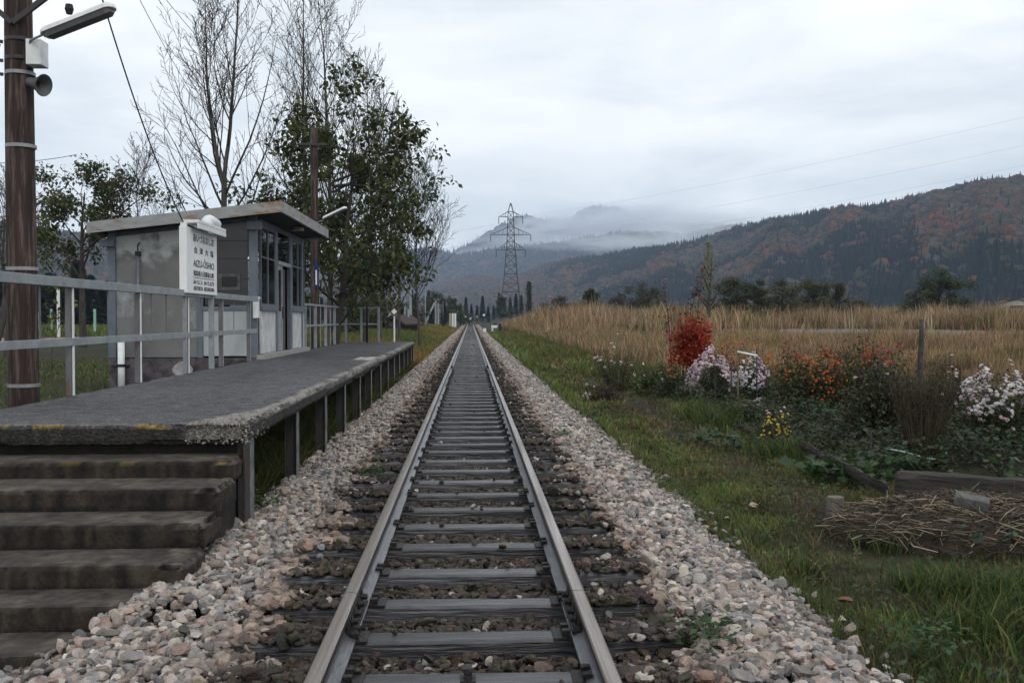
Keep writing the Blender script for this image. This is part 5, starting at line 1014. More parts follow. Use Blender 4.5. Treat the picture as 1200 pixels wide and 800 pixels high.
def lawn(N, y0, y1, xa, xb, hs, ws, seed, label, brownth=.25):
    rng = np.random.default_rng(seed); y = y0 + (y1 - y0) * rng.random(N) ** 1.25; x = xa + (xb - xa) * rng.random(N); d = fbm(x, y, 1.3, 12, 3); d2 = fbm(x, y, .35, 13, 2); edge = np.where(x > 0, x - (1.95 + .14 * fbm(x, y, 1.2, 6, 3)), 9)
    # worn brown strip runs along the middle of the verge
    worn = np.exp(-((x - 3.35 - .25 * fbm(x * 0, y, 4, 14, 2)) / .42) ** 2) * (y > 6); bare = (d < -.25) * .5
    bed = sstep(5.0, 5.7, x) * sstep(9.6, 10.6, y) * (y < 24) + sstep(4.0, 4.6, x) * (y > 10) * (y < 17) * .8
    keep = (edge > 0) & (rng.random(N) > worn * .5 + bare + bed.clip(0, 1)); x, y, d, d2, worn, edge = [q[keep] for q in (x, y, d, d2, worn, edge)]; n = len(x); dist = np.maximum(y, 3)
    h = hs * rng.uniform(.4, 1.5, n) * (1 + .8 * (d2 > .35)) * (1 - .45 * worn) * (1 + 1.2 * np.exp(-(edge / .22) ** 2) * (rng.random(n) < .5)); w = ws * (dist / 6).clip(.8, 8) * rng.uniform(.7, 1.4, n)
    c = pickc(GREEN, n, rng); br = rng.random(n) < (.16 + .55 * worn + brownth * (d < 0)); c[br] = pickc([(.16, .12, .06), (.11, .075, .035), (.2, .15, .08)], int(br.sum()), rng)
    c *= (1 + .35 * d2)[:, None]; blades('grass', label, x, y, h, w, .75, c.clip(.004, 1), rng)
lawn(190000, 2.6, 14, 1.75, 7.5, .055, .0055, 61, 'short green grass of the near verge right of the track')
lawn(110000, 14, 34, 1.75, 7.0, .065, .009, 62, 'grass of the verge further along the right shoulder')
lawn(70000, 34, 110, 1.6, 7.0, .13, .015, 63, 'grass verge running on towards the level crossing')
# orange-tinted ranker verge on both sides further away
n = 26000; x = rng.uniform(2.2, 6.5, n); y = 30 + 90 * rng.random(n) ** 1.2; k = fbm(x, y, 3, 15, 3) > .15; x, y = x[k], y[k]; n = len(x); blades('weeds', 'olive and ochre weeds on the right verge before the field', x, y, rng.uniform(.2, .6, n), .02 * (y / 25), .6, pickc(GREEN + [(.17, .13, .04), (.13, .10, .03)], n, rng), rng, cat='weeds')
n = 60000; x = -1.75 - 9 * rng.random(n) ** 1.3; y = 32.6 + 130 * rng.random(n) ** 1.3; cc = fbm(x, y, 4, 16, 3); c = pickc(GREEN + [(.10, .10, .03)], n, rng); o_ = cc + rng.normal(0, .25, n) > .1; c[o_] = pickc([(.24, .13, .035), (.2, .14, .05), (.27, .17, .06)], int(o_.sum()), rng); blades('weeds', 'green and rusty orange weeds on the left verge beyond the platform', x, y, rng.uniform(.12, .5, n), .016 * (y / 22), .6, c, rng, cat='weeds')
n = 60000; x = -4.1 - 30 * rng.random(n) ** 1.2; y = 6 + 60 * rng.random(n) ** 1.3; k = ~((y > 34) & (x < -8) & (y < 62)); x, y = x[k], y[k]; n = len(x); blades('grass', 'grass of the field left of the platform', x, y, rng.uniform(.05, .17, n), .013 * (y / 10).clip(1, 6), .7, pickc(GREEN + [(.10, .12, .03), (.18, .15, .08)], n, rng), rng)
# far left field beyond the dirt road
n = 25000; x = rng.uniform(-75, -12, n); y = rng.uniform(62, 130, n); blades('grass', 'greenish field beyond the dirt road on the left', x, y, rng.uniform(.2, .6, n), .1, .5, pickc(GREEN + [(.16, .15, .06)], n, rng), rng)
# weeds in the dark under the platform and beside the steps
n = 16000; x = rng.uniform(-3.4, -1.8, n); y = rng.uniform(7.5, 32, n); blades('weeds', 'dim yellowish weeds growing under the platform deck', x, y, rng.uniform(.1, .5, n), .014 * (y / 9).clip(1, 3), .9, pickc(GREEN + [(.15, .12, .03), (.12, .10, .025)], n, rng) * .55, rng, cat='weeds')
n = 3500; x = rng.uniform(-4.2, -2.0, n); y = rng.uniform(3.7, 4.95, n); k = fbm(x, y, .5, 18) + (-x - 2.2) * .5 > 0; x, y = x[k], y[k]; n = len(x); blades('grass', 'small patch of grass at the foot of the concrete steps', x, y, rng.uniform(.04, .16, n), .006, .9, pickc(GREEN + [(.15, .12, .05)], n, rng), rng)
# tall tan field
def field(N, y0, y1, seed, label, hs, pw=1.0, xr=None):
    rng = np.random.default_rng(seed); y = y0 + (y1 - y0) * rng.random(N) ** pw; u = rng.random(N); xl = np.interp(y, [12, 18, 24, 30, 60, 200], [8.2, 8.6, 7.6, 6.0, 5.6, 5.6]); x = xl + (y * .58 + 8 - xl) * u; xl2 = xl + .6 * fbm(y, y * 0, 3, 19, 2)
    path = np.interp(x, [8.5, 30, 50, 80], [76, 73, 62, 56]); onp = (y - path > -9.5 + 2.5 * fbm(x, y, 6, 34, 2)) & (y - path < 4 + 1.5 * fbm(x, y, 5, 20, 2))
    k = (x > xl2) & ~(onp & (rng.random(N) > .03 + .5 * (fbm(x, y, 7, 35, 2) > .15))); x, y = x[k], y[k]; n = len(x); d = fbm(x, y, 6, 21, 3); h = hs * rng.uniform(.4, 1.2, n) * (1 + .7 * d).clip(.25, 2) * (1 + .5 * fbm(x, y, 2.5, 29, 2)).clip(.3, 2); flat_ = fbm(x, y, 3.5, 30, 2) > .55; h = np.where(flat_, h * .35, h); w = .011 * (y / 14).clip(1, 30) * rng.uniform(.7, 1.3, n)
    c = pickc(STRAW, n, rng, .35); g = rng.random(n) < .13 + .25 * (d < -.3); c[g] = pickc([(.12, .13, .05), (.09, .075, .04)], int(g.sum()), rng); c *= (1 + .4 * fbm(x, y, 3.2, 22, 3))[:, None]; og = (fbm(x, y, 9, 33, 2) > .3) & (rng.random(n) < .4); c[og] *= np.array([.8, .95, .6])
    blades('tall_grass', label, x, y, h, w, .35, c.clip(.01, 1), rng, cat='tall grass')
field(110000, 13, 36, 71, 'reddish tan tall grass behind the flower garden', .62, 1.1)
field(70000, 36, 54, 72, 'tan tall grass this side of the gravel path', .55)
field(60000, 54, 72, 75, 'short dry grass along the near edge of the gravel path', .22)
field(110000, 66, 165, 73, 'pale tan tall grass across the gravel path', 1.35, 1.1)
n = 26000; x = rng.uniform(5.4, 9, n); y = 34 + 150 * rng.random(n) ** 1.2; blades('tall_grass', 'dry tall grass edging the right verge towards the crossing', x, y, rng.uniform(.5, 1.1, n), .014 * (y / 14), .4, pickc(STRAW + GREEN[:1], n, rng), rng, cat='tall grass')
# plume grass heads sticking out of the field
n = 500; y = rng.uniform(60, 150, n); x = rng.uniform(8, 80, n); blades('tall_grass', 'taller pale plumed stalks scattered through the tan field', x, y, rng.uniform(1.6, 2.3, n), .10 * np.ones(n), .15, pickc([(.36, .30, .2)], n, rng), rng, cat='tall grass')

# ---------------------------------------------------------------- garden
def bush(name, label, px, pbase, Y, wpx, hpx, seed, leafc, nleaf, leafs, flowers=(), cat='bush', stems=24, depth=None, stemm=None, grp=None, top=.35, zb=None, lift=0.0):
    p = atY(px, pbase, Y); b = Vector((p.x, Y, gz(p.x, Y) if zb is None else zb)); w = wpx / F * Y / 2; h = hpx / F * Y; dp = depth or w * .8; rng = np.random.default_rng(seed)
    e = empty(name, (0, 0, 0)); tag(e, label, cat, grp); m = MB()
    for k in range(stems):
        a = rng.uniform(0, 6.28); r_ = rng.random() ** .5; q = Vector((math.cos(a) * w * r_ * .9, math.sin(a) * dp * r_ * .9, h * rng.uniform(.6, .95))); m.tube([b + Vector((q.x * .25, q.y * .25, -.03)), b + Vector((q.x * .6, q.y * .6, q.z * .5)), b + q], [.007, .005, .003], 4)
    m.build('stems', stemm or M_TWIG, e)
    def pts(n, inner): 
        d = rng.normal(size=(n, 3)); d /= np.linalg.norm(d, axis=1)[:, None]; d[:, 2] = np.abs(d[:, 2]) * 1.0; r_ = rng.uniform(inner, 1.0, n)[:, None] ** .6; lum = 1 + .42 * fbm(d[:, 0] * 2.2 + seed, d[:, 1] * 2.2 + d[:, 2] * 2, 1.0, seed, 3)[:, None]
        return np.array(b[:]) + d * r_ * lum * np.array([w, dp, h * .95])
    nleaf = int(nleaf * 1.7); P = pts(nleaf, .12); low = rng.random(nleaf) < .35; P[low, 2] = b.z + rng.random(low.sum()) * h * .6; P[low, 0] = b.x + (P[low, 0] - b.x) * 1.1; P[:, 2] = b.z + h * lift + (P[:, 2] - b.z) * (1 - lift)
    if nleaf: leaves('foliage', e, P, leafs, leafc, rng, spread=.01, droop=.3)
    for (fc, nf, fs, zmin, xr) in flowers:
        Q = pts(nf * 4, .85); ok = (Q[:, 2] > b.z + h * zmin) & (Q[:, 0] > b.x + w * xr[0]) & (Q[:, 0] < b.x + w * xr[1]); Q = Q[ok][:nf]; cl = fbm(Q[:, 0], Q[:, 2] + Q[:, 1], .20, seed + 2, 2) > -.02; Q = Q[cl]; Q[:, 2] += rng.normal(0, .03, len(Q)); n = len(Q)
        if n == 0: continue
        Q[:, 1] -= .02; K = 7; aa = np.arange(K) / K * 6.283; nrm = Q - np.array([b.x, b.y + .0, b.z + h * .3]); nrm += np.array([0, -.6 * w, .2 * h]); nrm += rng.normal(size=nrm.shape) * .35 * w; nrm /= np.linalg.norm(nrm, axis=1)[:, None]
        u = np.cross(nrm, [.1, .2, 1]); u /= np.linalg.norm(u, axis=1)[:, None]; v = np.cross(nrm, u); s = (fs * rng.uniform(.7, 1.3, n))[:, None, None]; rj = rng.uniform(.75, 1.1, (n, K))[:, :, None]
        ring = Q[:, None] + (u[:, None] * np.cos(aa)[None, :, None] + v[:, None] * np.sin(aa)[None, :, None]) * s * rj; rin = Q[:, None] + (u[:, None] * np.cos(aa)[None, :, None] + v[:, None] * np.sin(aa)[None, :, None]) * s * .6 + nrm[:, None] * s * .35; cen = (Q + nrm * s[:, 0] * .42)[:, None]
        V = np.concatenate([ring, rin, cen], 1).reshape(-1, 3); bb = np.arange(n)[:, None, None] * (2 * K + 1); k = np.arange(K); k2 = (k + 1) % K
        F4 = (bb + np.stack([k, k2, K + k2, K + k], -1)[None]).reshape(-1, 4); F3 = (bb + np.stack([K + k, K + k2, np.full(K, 2 * K)], -1)[None]).reshape(-1, 3)
        c = pickc(fc, n, rng, .2); C = np.repeat(c[:, None], 2 * K + 1, 1) * np.concatenate([np.full(K, 1.0), np.full(K, .9), [.6]])[None, :, None]
        link('flowers', np_mesh('flowers', V, [F4, F3], C.reshape(-1, 3).clip(0, 1), [M_PETAL]), e)
    return e
FD = G((.048, .075, .027), (.036, .056, .021), (.075, .10, .034), (.075, .062, .03)); FO = G((.06, .075, .025), (.09, .09, .03), (.04, .05, .02), (.11, .085, .03)); FR = G((.05, .03, .02), (.035, .025, .018), (.07, .045, .03))
PINK = [(.55, .40, .45), (.62, .50, .54), (.50, .33, .40), (.66, .58, .60)]; WHT = [(.70, .66, .68), (.62, .52, .58), (.72, .70, .68)]; ORG = [(.36, .11, .025), (.42, .15, .03), (.28, .085, .03)]; RDO = [(.42, .07, .02), (.50, .10, .02)]; MAU = [(.36, .16, .27), (.30, .13, .22)]; YEL = [(.55, .38, .04), (.6, .45, .06)]; CRM = [(.16, .03, .045), (.22, .05, .07)]
A2 = (-1.2, 1.2)
HG = G((.05, .095, .035), (.04, .075, .03), (.07, .11, .04)); BG = G((.045, .08, .055), (.035, .065, .045))
bush('flowering_bush', 'pale pink chrysanthemum clump below the red shrub', 836, 470, 21.5, 62, 56, 201, FD, 1500, .06, [(PINK, 900, .032, .2, A2)], 'flower bush')
bush('flowering_bush', 'rust orange chrysanthemums behind the pale pink clump', 872, 455, 23.0, 80, 50, 202, FO, 1200, .06, [(ORG, 420, .030, .55, A2), (MAU, 60, .03, .3, (-.6, .3))], 'flower bush')
bush('flowering_bush', 'white and mauve flower clump right of the leaning stake', 884, 462, 20.3, 56, 44, 203, FD, 1200, .06, [(WHT, 420, .030, .3, (-1.2, .5)), (MAU, 260, .030, .3, (.1, 1.2))], 'flower bush')
bush('flowering_bush', 'low white and mauve flowers nearest in front of the pink clump', 886, 475, 18.6, 34, 14, 204, FD, 500, .05, [(PINK, 90, .028, .3, A2)], 'flower bush')
bush('flowering_bush', 'tall crimson headed plant left of the big orange flowered bush', 925, 470, 19.3, 40, 68, 205, FO, 900, .07, [(CRM, 60, .035, .7, A2), (ORG, 90, .03, .5, A2)], 'flower bush')
bush('flowering_bush', 'big bush dotted with orange flowers and mauve tops', 952, 488, 17.8, 96, 84, 206, FO, 3600, .07, [(ORG, 260, .026, .4, A2), (RDO, 280, .025, .15, (-.4, .9)), (MAU, 70, .032, .8, (-.3, .4))], 'flower bush')
bush('flowering_bush', 'big dark bush dotted with orange and crimson flowers beside the fence post', 1015, 492, 18.2, 116, 90, 207, FO + FD, 3800, .07, [(RDO, 380, .025, .3, A2), (CRM, 180, .030, .65, A2), (ORG, 60, .027, .2, A2), (MAU, 30, .03, .35, (0, .8))], 'flower bush')
bush('flowering_bush', 'white chrysanthemum mass edged pink at the right edge', 1168, 540, 12.6, 118, 82, 208, FD, 3800, .055, [(WHT, 900, .026, .5, A2), (PINK, 200, .026, .3, A2)], 'flower bush')
bush('flowering_bush', 'pink flower sprays showing between the dark dry bush and the white mass', 1118, 540, 13.6, 34, 88, 209, FD, 800, .05, [(PINK, 110, .026, .2, A2)], 'flower bush')
bush('flowering_bush', 'low yellow flowered plant beside the weathered plank', 903, 515, 14.2, 50, 30, 210, FD, 500, .07, [(YEL, 70, .021, .45, A2)], 'flower bush')
bush('cosmos_plants', 'loose stand of pale pink cosmos at the left end of the garden', 722, 452, 24.5, 70, 52, 211, FD + FO, 1600, .05, [(PINK, 46, .042, .3, A2)], 'flowers', stems=60)
bush('flowering_bush', 'small plants with orange flowers left of the pink clump', 790, 462, 22, 40, 44, 212, FD, 1000, .07, [(ORG, 36, .034, .6, A2)], 'flower bush')
bush('green_plants', 'green border plants behind the worn strip right of the cosmos', 768, 458, 23.0, 60, 42, 213, FD + GREEN, 1900, .09, [(WHT, 8, .035, .5, A2)], 'plant', stems=40)
bush('dark_shrub', 'small reddish dark heap of flowers left of the worn strip', 708, 466, 21.5, 44, 20, 214, FR, 900, .05, [(PINK, 26, .03, .3, (-1.2, 0))], 'plant')
bush('red_shrub', 'bright scarlet leaved shrub standing over the garden', 811, 428, 26.5, 46, 88, 215, G((.40, .035, .014), (.50, .06, .018), (.24, .022, .012), (.34, .07, .018)), 3000, .10, (), 'shrub', zb=gz(6, 26), lift=.24)
bush('green_plants', 'grey green feathery plant under the right side of the red shrub', 840, 440, 25.0, 34, 44, 216, G((.07, .085, .045), (.05, .065, .035)), 900, .07, (), 'plant', stems=30)
# dead tall stems by the red shrub
for i, (px, tp, ln) in enumerate(((787, 330, -.05), (800, 306, .12), (813, 322, .05))):
    p = atY(px, 400, 27); e = empty('dark_sapling', (0, 0, 0)); tag(e, ['dark red leaved sapling leftmost behind the red shrub', 'tallest dark sapling leaning right behind the red shrub', 'thin sapling with red leaves right behind the red shrub'][i], 'sapling', 'saplings behind the red shrub'); b = Vector((p.x, 27, gz(p.x, 27))); h = atY(px, tp, 27).z - b.z
    m = MB(); pts = [b + Vector((ln * h * t * t * 1.6, 0, h * t)) for t in (0, .3, .6, .85, 1)]; m.tube(pts, [.022, .018, .012, .008, .004], 6)
    for t in (.5, .6, .7, .8): q = b + Vector((ln * h * t * t * 1.6, 0, h * t)); m.tube([q, q + Vector((.1 * (-1) ** int(t * 10), 0, .22))], [.006, .003], 4)
    m.build('stem', M_BARK, e); rg = np.random.default_rng(300 + i); t = rg.uniform(.45, 1, 130); leaves('crown', e, np.stack([b.x + ln * h * t * t * 1.6, np.full(130, 27.0), b.z + h * t], -1), .085, G((.08, .02, .02), (.14, .03, .02), (.05, .025, .025)), rg, spread=.08)
# dry broom bush
def broom(label, px, pbase, Y, wpx, hpx, seed, n, name='dry_broom_bush', cols=((.040, .030, .018), (.055, .040, .024), (.028, .024, .016), (.04, .045, .02)), base=.35, cat='bush'):
    p = atY(px, pbase, Y); b = Vector((p.x, Y, gz(p.x, Y))); w = wpx / F * Y / 2; h = hpx / F * Y; rng = np.random.default_rng(seed); e = empty(name, (0, 0, 0)); tag(e, label, cat); m = MB(); L = []
    for k in range(n):
        a = rng.uniform(0, 6.28); r_ = rng.random() ** .5; t = Vector((math.cos(a) * w * r_, math.sin(a) * w * .7 * r_, h * rng.uniform(.75, 1.0) * (1 - .15 * r_))); q0 = b + Vector((t.x * base, t.y * base, -.02)); q1 = b + Vector((t.x * rng.uniform(.4, .75), t.y * .6, t.z * rng.uniform(.4, .6))); q2 = b + t
        m.tube([q0, q1, q2], [.006, .0045, .002], 3, cap=False)
        for j in range(30): s = rng.uniform(.0, 1) ** .7; L.append((q1.lerp(q2, (s - .3) / .7) if s > .3 else q0.lerp(q1, s / .3 * .7 + .3))[:])
    m.build('stems', mat('dry_stem', (.11, .08, .05), (.05, .038, .027), 9, .8), e); leaves('foliage', e, L, .042, cols, rng, spread=.035, tilt=.8, aspect=.3)
broom('dark brown dry broom bush tied round its base behind the timber beam', 1082, 552, 11.9, 96, 118, 221, 130, base=.36)
bush('dark_shrub', 'dark brown dried shrub between the orange bush and the broom bush', 1036, 522, 14.0, 84, 84, 222, FR + FD, 4200, .06, [(PINK, 10, .028, .4, (-1, .2))], 'shrub', stems=60)
m = MB(); p = atY(1083, 560, 11.45); z = gz(p.x, 11.5) + .12; m.tube([Vector((p.x + .37 * math.cos(a), 11.72 + .30 * math.sin(a), z + .10 * math.cos(a * 1.0 + 2.6) ** 2)) for a in np.linspace(-2.9, -.2, 16)], .010, 6); tag(m.build('rope', mat('pale_rope', (.5, .55, .5), (.4, .45, .42), 20), smooth=True), 'pale rope tied low around the dry broom bush', 'rope')
broom('sparse green brown broom plant leaning beside the wooden post', 1100, 440, 17.5, 46, 72, 223, 34, 'broom_plant', ((.05, .055, .025), (.07, .06, .03)), .15, 'plant')
# hosta leaves, low green plants
def low_plants(name, label, spots, leaf, cols, seed, asp=.75, n=34, r=.16, cat='plant', tilt=.25):
    rng = np.random.default_rng(seed)
    for i, (px, py, lb) in enumerate(spots):
        q = atZ(px, py, -.40); e = empty(name, (0, 0, 0)); tag(e, lb, cat, label); c = np.array([q.x, q.y, gz(q.x, q.y)])
        m = MB()
        for k in range(8): a = rng.uniform(0, 6.28); m.tube([Vector(c), Vector(c) + Vector((math.cos(a) * r * .7, math.sin(a) * r * .7, .12))], [.006, .004], 4)
        m.build('stems', mat('green_stem', (.05, .08, .03)), e)
        P = c + np.stack([rng.normal(0, r, n), rng.normal(0, r, n), rng.uniform(.06, .20, n)], -1); leaves('leaves', e, P, leaf, cols, rng, spread=.0, tilt=tilt, aspect=asp)
HG = G((.05, .095, .035), (.04, .075, .03), (.07, .11, .04)); BG = G((.045, .08, .055), (.035, .065, .045))
low_plants('broadleaf_plant', 'broad leaved plants below the timber edging', [(965, 552, 'round leaved plant at the left of the broad leaved row'), (990, 556, 'round leaved plant second from left in the broad leaved row'), (1012, 562, 'round leaved plant before the joint of plank and timber'), (1052, 548, 'yellowish leaved plant standing at the left end of the big timber')], .16, HG, 231, n=60, r=.2, tilt=.35)
low_plants('broadleaf_plant', 'low green plants in the garden border', [(830, 515, 'pale leaved plant at the grass edge below the green tuft'), (850, 522, 'pale leaved plant right of the other at the grass edge'), (955, 490, 'blue green cushion plant in front of the orange bush'), (985, 500, 'blue green cushion plant above the weathered plank'), (1010, 512, 'dark green plant behind the plank end'), (1175, 560, 'small yellow green plant before the white flowers'), (880, 490, 'green leafy plant left of the yellow flowers'), (1150, 640, 'broad green leaves behind the straw heap edge'), (1165, 600, 'green leaves right of the grey block')], .10, HG + BG, 232, n=60, r=.22)
def tuft(label, px, py, seed, n, h, r, cols, w=.012, z=-.42, name='grass_tuft', lean=.8):
    rng = np.random.default_rng(seed); q = atZ(px, py, z); x = rng.normal(q.x, r, n); y = rng.normal(q.y, r, n); o = blades(name, None, x, y, h * rng.uniform(.5, 1.2, n), w * rng.uniform(.7, 1.3, n), lean, pickc(cols, n, rng), rng); tag(o, label, 'plant', 'grass tufts'); return o
TG = [(.05, .09, .025), (.065, .10, .03), (.04, .065, .02), (.12, .13, .04)]
for i, a in enumerate([(818, 490, 240, .5, .16, TG + [(.15, .17, .05)], 'yellow green reed tuft in front of the pink clump'), (838, 500, 260, .45, .2, TG, 'dense reed tuft beside the grass edge'), (860, 496, 200, .4, .2, TG, 'iris like tuft right of the reed tuft'), (905, 530, 200, .36, .2, TG, 'iris like leaves below the yellow flowers'), (926, 535, 140, .36, .15, TG, 'narrow leaved tuft right of the yellow flowers'),
                       (1105, 690, 420, .20, .17, TG, 'dark green tuft below the straw heap'), (1165, 735, 420, .24, .2, TG, 'big green tuft near the right lower edge'), (1190, 700, 260, .22, .15, TG, 'green tuft at the right edge below the straw'), (755, 455, 160, .55, .2, TG, 'tall green leaves left of the reed tufts'), (1030, 640, 160, .2, .12, TG, 'small tuft left of the straw heap'),
                       (945, 665, 90, .22, .06, TG + [(.25, .2, .1)], 'arching pale tuft at the gravel edge'), (1140, 790, 260, .14, .2, TG, 'weedy tuft at the bottom right'), (870, 640, 120, .2, .1, TG, 'tuft on the gravel edge beside the verge'), (1185, 590, 120, .3, .1, TG, 'tuft at the right end of the timber beam')]):
    tuft(a[6], a[0], a[1], 250 + i, a[2], a[3], a[4], a[5])
# small green weeds in the ballast
for i, (px, py, zz, lb) in enumerate(((432, 560, -.2, 'bright green weed in the gravel between platform and track'), (822, 760, -.22, 'green weed in the right gravel near the bottom'), (700, 490, -.25, 'small green weed in the right gravel beside the tracks'), (300, 600, -.25, 'green weeds at the foot of the first platform post'), (655, 518, -.25, 'dark weed in the right ballast shoulder'), (1090, 760, -.4, 'leafy weed in the grass at the lower right'))):
    q = atZ(px, py, zz); rng = np.random.default_rng(280 + i); n = 150; P = np.array([q.x, q.y, zz + .03]) + np.stack([rng.normal(0, .09, n), rng.normal(0, .12, n), np.abs(rng.normal(0, .06, n))], -1); o = leaves('weed', None, P, .055, G((.04, .085, .03), (.06, .11, .035)), rng, spread=.01, tilt=.2); tag(o, lb, 'weed', 'weeds in the gravel and grass')
# dead leaves and little plants mixed into the verge
rng = np.random.default_rng(66); n = 9000; x = 2.1 + 5 * rng.random(n); y = 3 + 20 * rng.random(n) ** 1.3; o = leaves('ground_cover', None, np.stack([x, y, ground_z(x, y) + .035 + .03 * rng.random(n)], -1), .05, G((.04, .075, .025), (.05, .09, .03), (.10, .06, .03), (.035, .06, .035)), rng, spread=.0, tilt=.1, aspect=.7); tag(o, 'clover and small leaves mixed into the verge grass', 'ground cover', kind='stuff')
rng = np.random.default_rng(67); n = 30000; x = 4.4 + 6.5 * rng.random(n); y = 11.0 + 14 * rng.random(n) ** 1.2; o = leaves('ground_cover', None, np.stack([x, y, ground_z(x, y) + .03 + .32 * rng.random(n) ** 1.6 * (.4 + .6 * (fbm(x, y, .8, 68, 2) > -.1))], -1), .08, G((.035, .055, .022), (.03, .05, .025), (.06, .055, .03), (.045, .08, .04)), rng, spread=.0, tilt=.2, aspect=.6); tag(o, 'dim leafy ground cover filling the garden beds', 'ground cover', kind='stuff')

rg = np.random.default_rng(400)
for i in range(46):
    Y_ = rg.uniform(13.0, 24); X_ = np.interp(Y_, [11, 14, 18, 24], [5.0, 4.3, 4.0, 3.9]) + rg.uniform(0.1, 5.0) * (1 if Y_ > 13 else .8); pxx = 551.5 + 1167 * X_ / Y_
    if pxx > 1230: continue
    hh_ = rg.uniform(14, 34) * 17 / Y_; bush('garden_plant', 'dim leafy plant filling the beds between the flower bushes', pxx, 400, Y_, rg.uniform(26, 54) * 17 / Y_, hh_, 410 + i, [FD, FO, FR + FD, FD + BG][i % 4], int(rg.uniform(260, 520)), rg.uniform(.05, .11), [(PINK, 8, .03, .6, A2)] if i % 9 == 4 else (), 'plant', stems=10, grp='leafy plants filling the garden beds')

# timber edging
def timber(label, a, b, w, h, seed, m_=M_WOODG):
    a, b = Vector(a), Vector(b); L = (b - a).length; o = rough_box('timber_beam', 0, L, -w / 2, w / 2, 0, h, .06, .025, seed, [m_], None, lambda p, e, i: (.1, .1, .1), lambda p: 1.6, wob=.014)
    o.location = a; o.rotation_euler = (0, -math.asin((b.z - a.z) / L), math.atan2(b.y - a.y, b.x - a.x)); tag(o, label, 'timber beam', 'timber edging of the garden'); return o
M_OLDT = mat('old_timber', (.055, .046, .042), (.022, .019, .018), 8, .85, 1.0, 40, stretch=(.12, 1, 1))
q0, q1, q2, q3 = atZ(937, 519, -.28), atZ(1045, 572, -.28), atZ(1044, 574, -.36), atZ(1260, 590, -.36)
timber('thin grey weathered plank slanting in front of the orange bush', (q0.x, q0.y, -.36), (q1.x - .03, q1.y + .03, -.36), .05, .13, 41, M_OLDT)
timber('heavy dark timber beam along the right garden bed', (q2.x + .03, q2.y - .02, -.50), (q3.x, q3.y, -.50), .22, .34, 42, M_OLDT)
qa, qb = atZ(858, 494, -.3), atZ(930, 516, -.3); timber('narrow grey plank behind the yellow flowers', (qa.x, qa.y, -.40), (qb.x, qb.y, -.40), .05, .11, 43, M_OLDT)
# wooden post, stump, stakes
p = atY(1079, 440, 16.8); m = MB(); zt = atY(1079, 374, 16.8).z; m.tube([(p.x + .01 * math.sin(t * 9), 16.8, gz(p.x, 16.8) - .1 + (zt - gz(p.x, 16.8) + .1) * t) for t in np.linspace(0, 1, 8)], [.045, .046, .042, .045, .043, .042, .040, .028], 9); tag(m.build('wooden_post', M_WOODGY, smooth=True), 'grey weathered wooden post standing above the dark shrubs', 'post')
q = atZ(978, 602, -.42); m = MB(); m.tube([(q.x, q.y, -.55), (q.x, q.y, -.42), (q.x + .01, q.y, -.27), (q.x + .01, q.y, -.262)], [.085, .078, .075, .072], 14); tag(m.build('tree_stump', mat('pale_stump_wood', (.16, .15, .12), (.09, .085, .07), 8, .8, .8, 40, stretch=(1, 1, .2))), 'short pale sawn stump standing in the grass', 'stump')
for i, (px, yt, yb, Y, lb, lean) in enumerate(((857, 433, 480, 20.4, 'thin greenish stake in the pink flowers', 0), (871, 436, 476, 20.2, 'pale stake left of the white flowers', .03), (887, 408, 462, 19.9, 'dark upright stake at the end of the white crosspiece', 0), (838, 440, 480, 20.3, 'grey stake at the left of the flower supports', 0), (865, 412, 470, 20.0, 'yellowish stake at the start of the white crosspiece', 0), (1021, 505, 585, 11.4, 'brown stick standing at the corner of the timber edging', -.02), (800, 455, 478, 21, 'short grey stake left of the pink clump', 0))):
    a = atY(px, yt, Y); b = atY(px, yb, Y); m = MB(); m.tube([(b.x + lean, Y, gz(b.x, Y) - .1), (a.x, Y, a.z)], [.016, .013], 6); tag(m.build('garden_stake', M_WOODGY if i != 4 else mat('bamboo', (.2, .17, .08))), lb, 'stake', 'garden stakes')
m = MB(); m.tube([atY(864, 412, 19.95), atY(888, 417, 19.85)], .022, 8); tag(m.build('crosspiece', M_WHITE, smooth=True), 'white crosspiece tied between two flower stakes', 'stake')
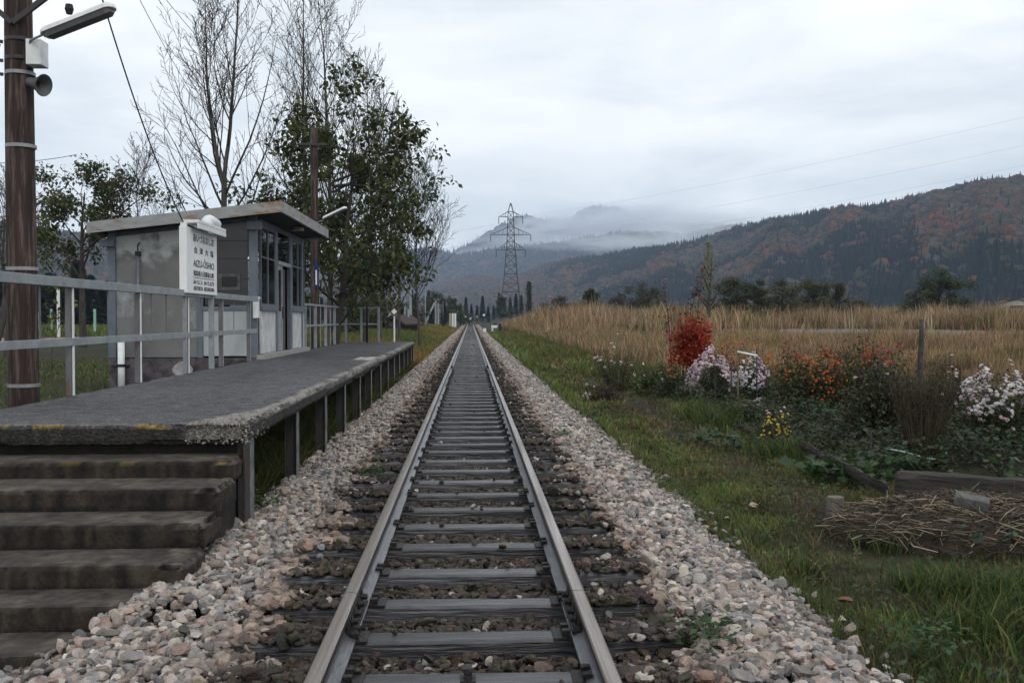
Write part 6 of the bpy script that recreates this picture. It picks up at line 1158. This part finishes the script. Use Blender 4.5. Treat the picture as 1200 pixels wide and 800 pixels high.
# straw heap with a grey block
q = atZ(1110, 625, -.38); rng = np.random.default_rng(77); hx, hy, hr, hry, hh = q.x + .25, q.y + .1, 1.15, .75, .30
e = empty('straw_heap', (0, 0, 0)); tag(e, 'heap of dry brown stalks lying before the timber beam', 'straw heap')
v, f = ICO3; v = v.copy(); v *= np.array([hr, hry, hh]) * (1 + .12 * np.array([mnoise.noise(Vector(p) * 3) for p in v]))[:, None]; v += np.array([hx, hy, -.45]); link('mound', np_mesh('mound', v, [f], None, [M_SOIL], smooth=True), e)
m = MB(); cols = [(.17, .13, .09), (.10, .075, .05), (.065, .048, .034), (.33, .27, .19), (.04, .03, .024)]
for k in range(1500):
    a = rng.uniform(0, 6.28); r_ = rng.random() ** .55; x = hx + math.cos(a) * r_ * hr * 1.05; y = hy + math.sin(a) * r_ * hry * 1.1; z = -.45 + hh * math.sqrt(max(0, 1 - r_ ** 2)) + rng.uniform(0, .05); dr_ = rng.uniform(0, 6.28) if rng.random() < .6 else rng.normal(-.2, .5); L = rng.uniform(.06, .34); el = rng.normal(0, .28)
    d = Vector((math.cos(dr_) * math.cos(el), math.sin(dr_) * math.cos(el), math.sin(el))); sd_ = Vector((-d.y, d.x, 0)) * rng.normal(0, .05); ff_ = rng.uniform(.6, 1.2); m.col = tuple(c * ff_ for c in cols[rng.integers(0, 5)]); p0 = Vector((x, y, z)); m.tube([p0 - d * L / 2, p0 + sd_ + Vector((0, 0, .01)), p0 + d * L / 2], [.0035, .0045, .003], 3, cap=False)
m.build('stalks', mat('straw', W1, W2, 30, .8, attr='Col'), e)
o = rough_box('stone_block', -.13, .13, -.09, .09, -.04, .06, .03, .02, 51, [mat('block_stone', (.12, .118, .11), (.06, .06, .056), 9, .85, .6)], None, lambda p, e, i: (1, 1, 1)); b = atZ(1142, 594, -.14); o.location = (b.x, b.y + .05, -.12); o.rotation_euler = (R(8), R(10), R(-25)); tag(o, 'grey stone block lying on top of the straw heap', 'stone block')
for i, (px, py, z, s, lb, c) in enumerate(((1088, 575, -.38, .05, 'small rounded brown stone before the timber beam', (.13, .10, .08)), (882, 593, -.42, .055, 'pale tan stone lying in the verge grass', (.35, .28, .2)), (990, 705, -.4, .05, 'reddish leaf brown stone at the gravel edge', (.16, .07, .04)), (775, 578, -.34, .05, 'white pointed stone on the right gravel edge', (.5, .5, .5)))):
    q = atZ(px, py, z); pv_, pf_ = stone_protos(1, 60 + i, ICO2)[0]; tag(link('loose_stone', np_mesh('loose_stone', pv_ * s, [pf_], np.full((len(pv_), 3), c), [M_STONE]), None, (q.x, q.y, z + s * .3)), lb, 'stone')
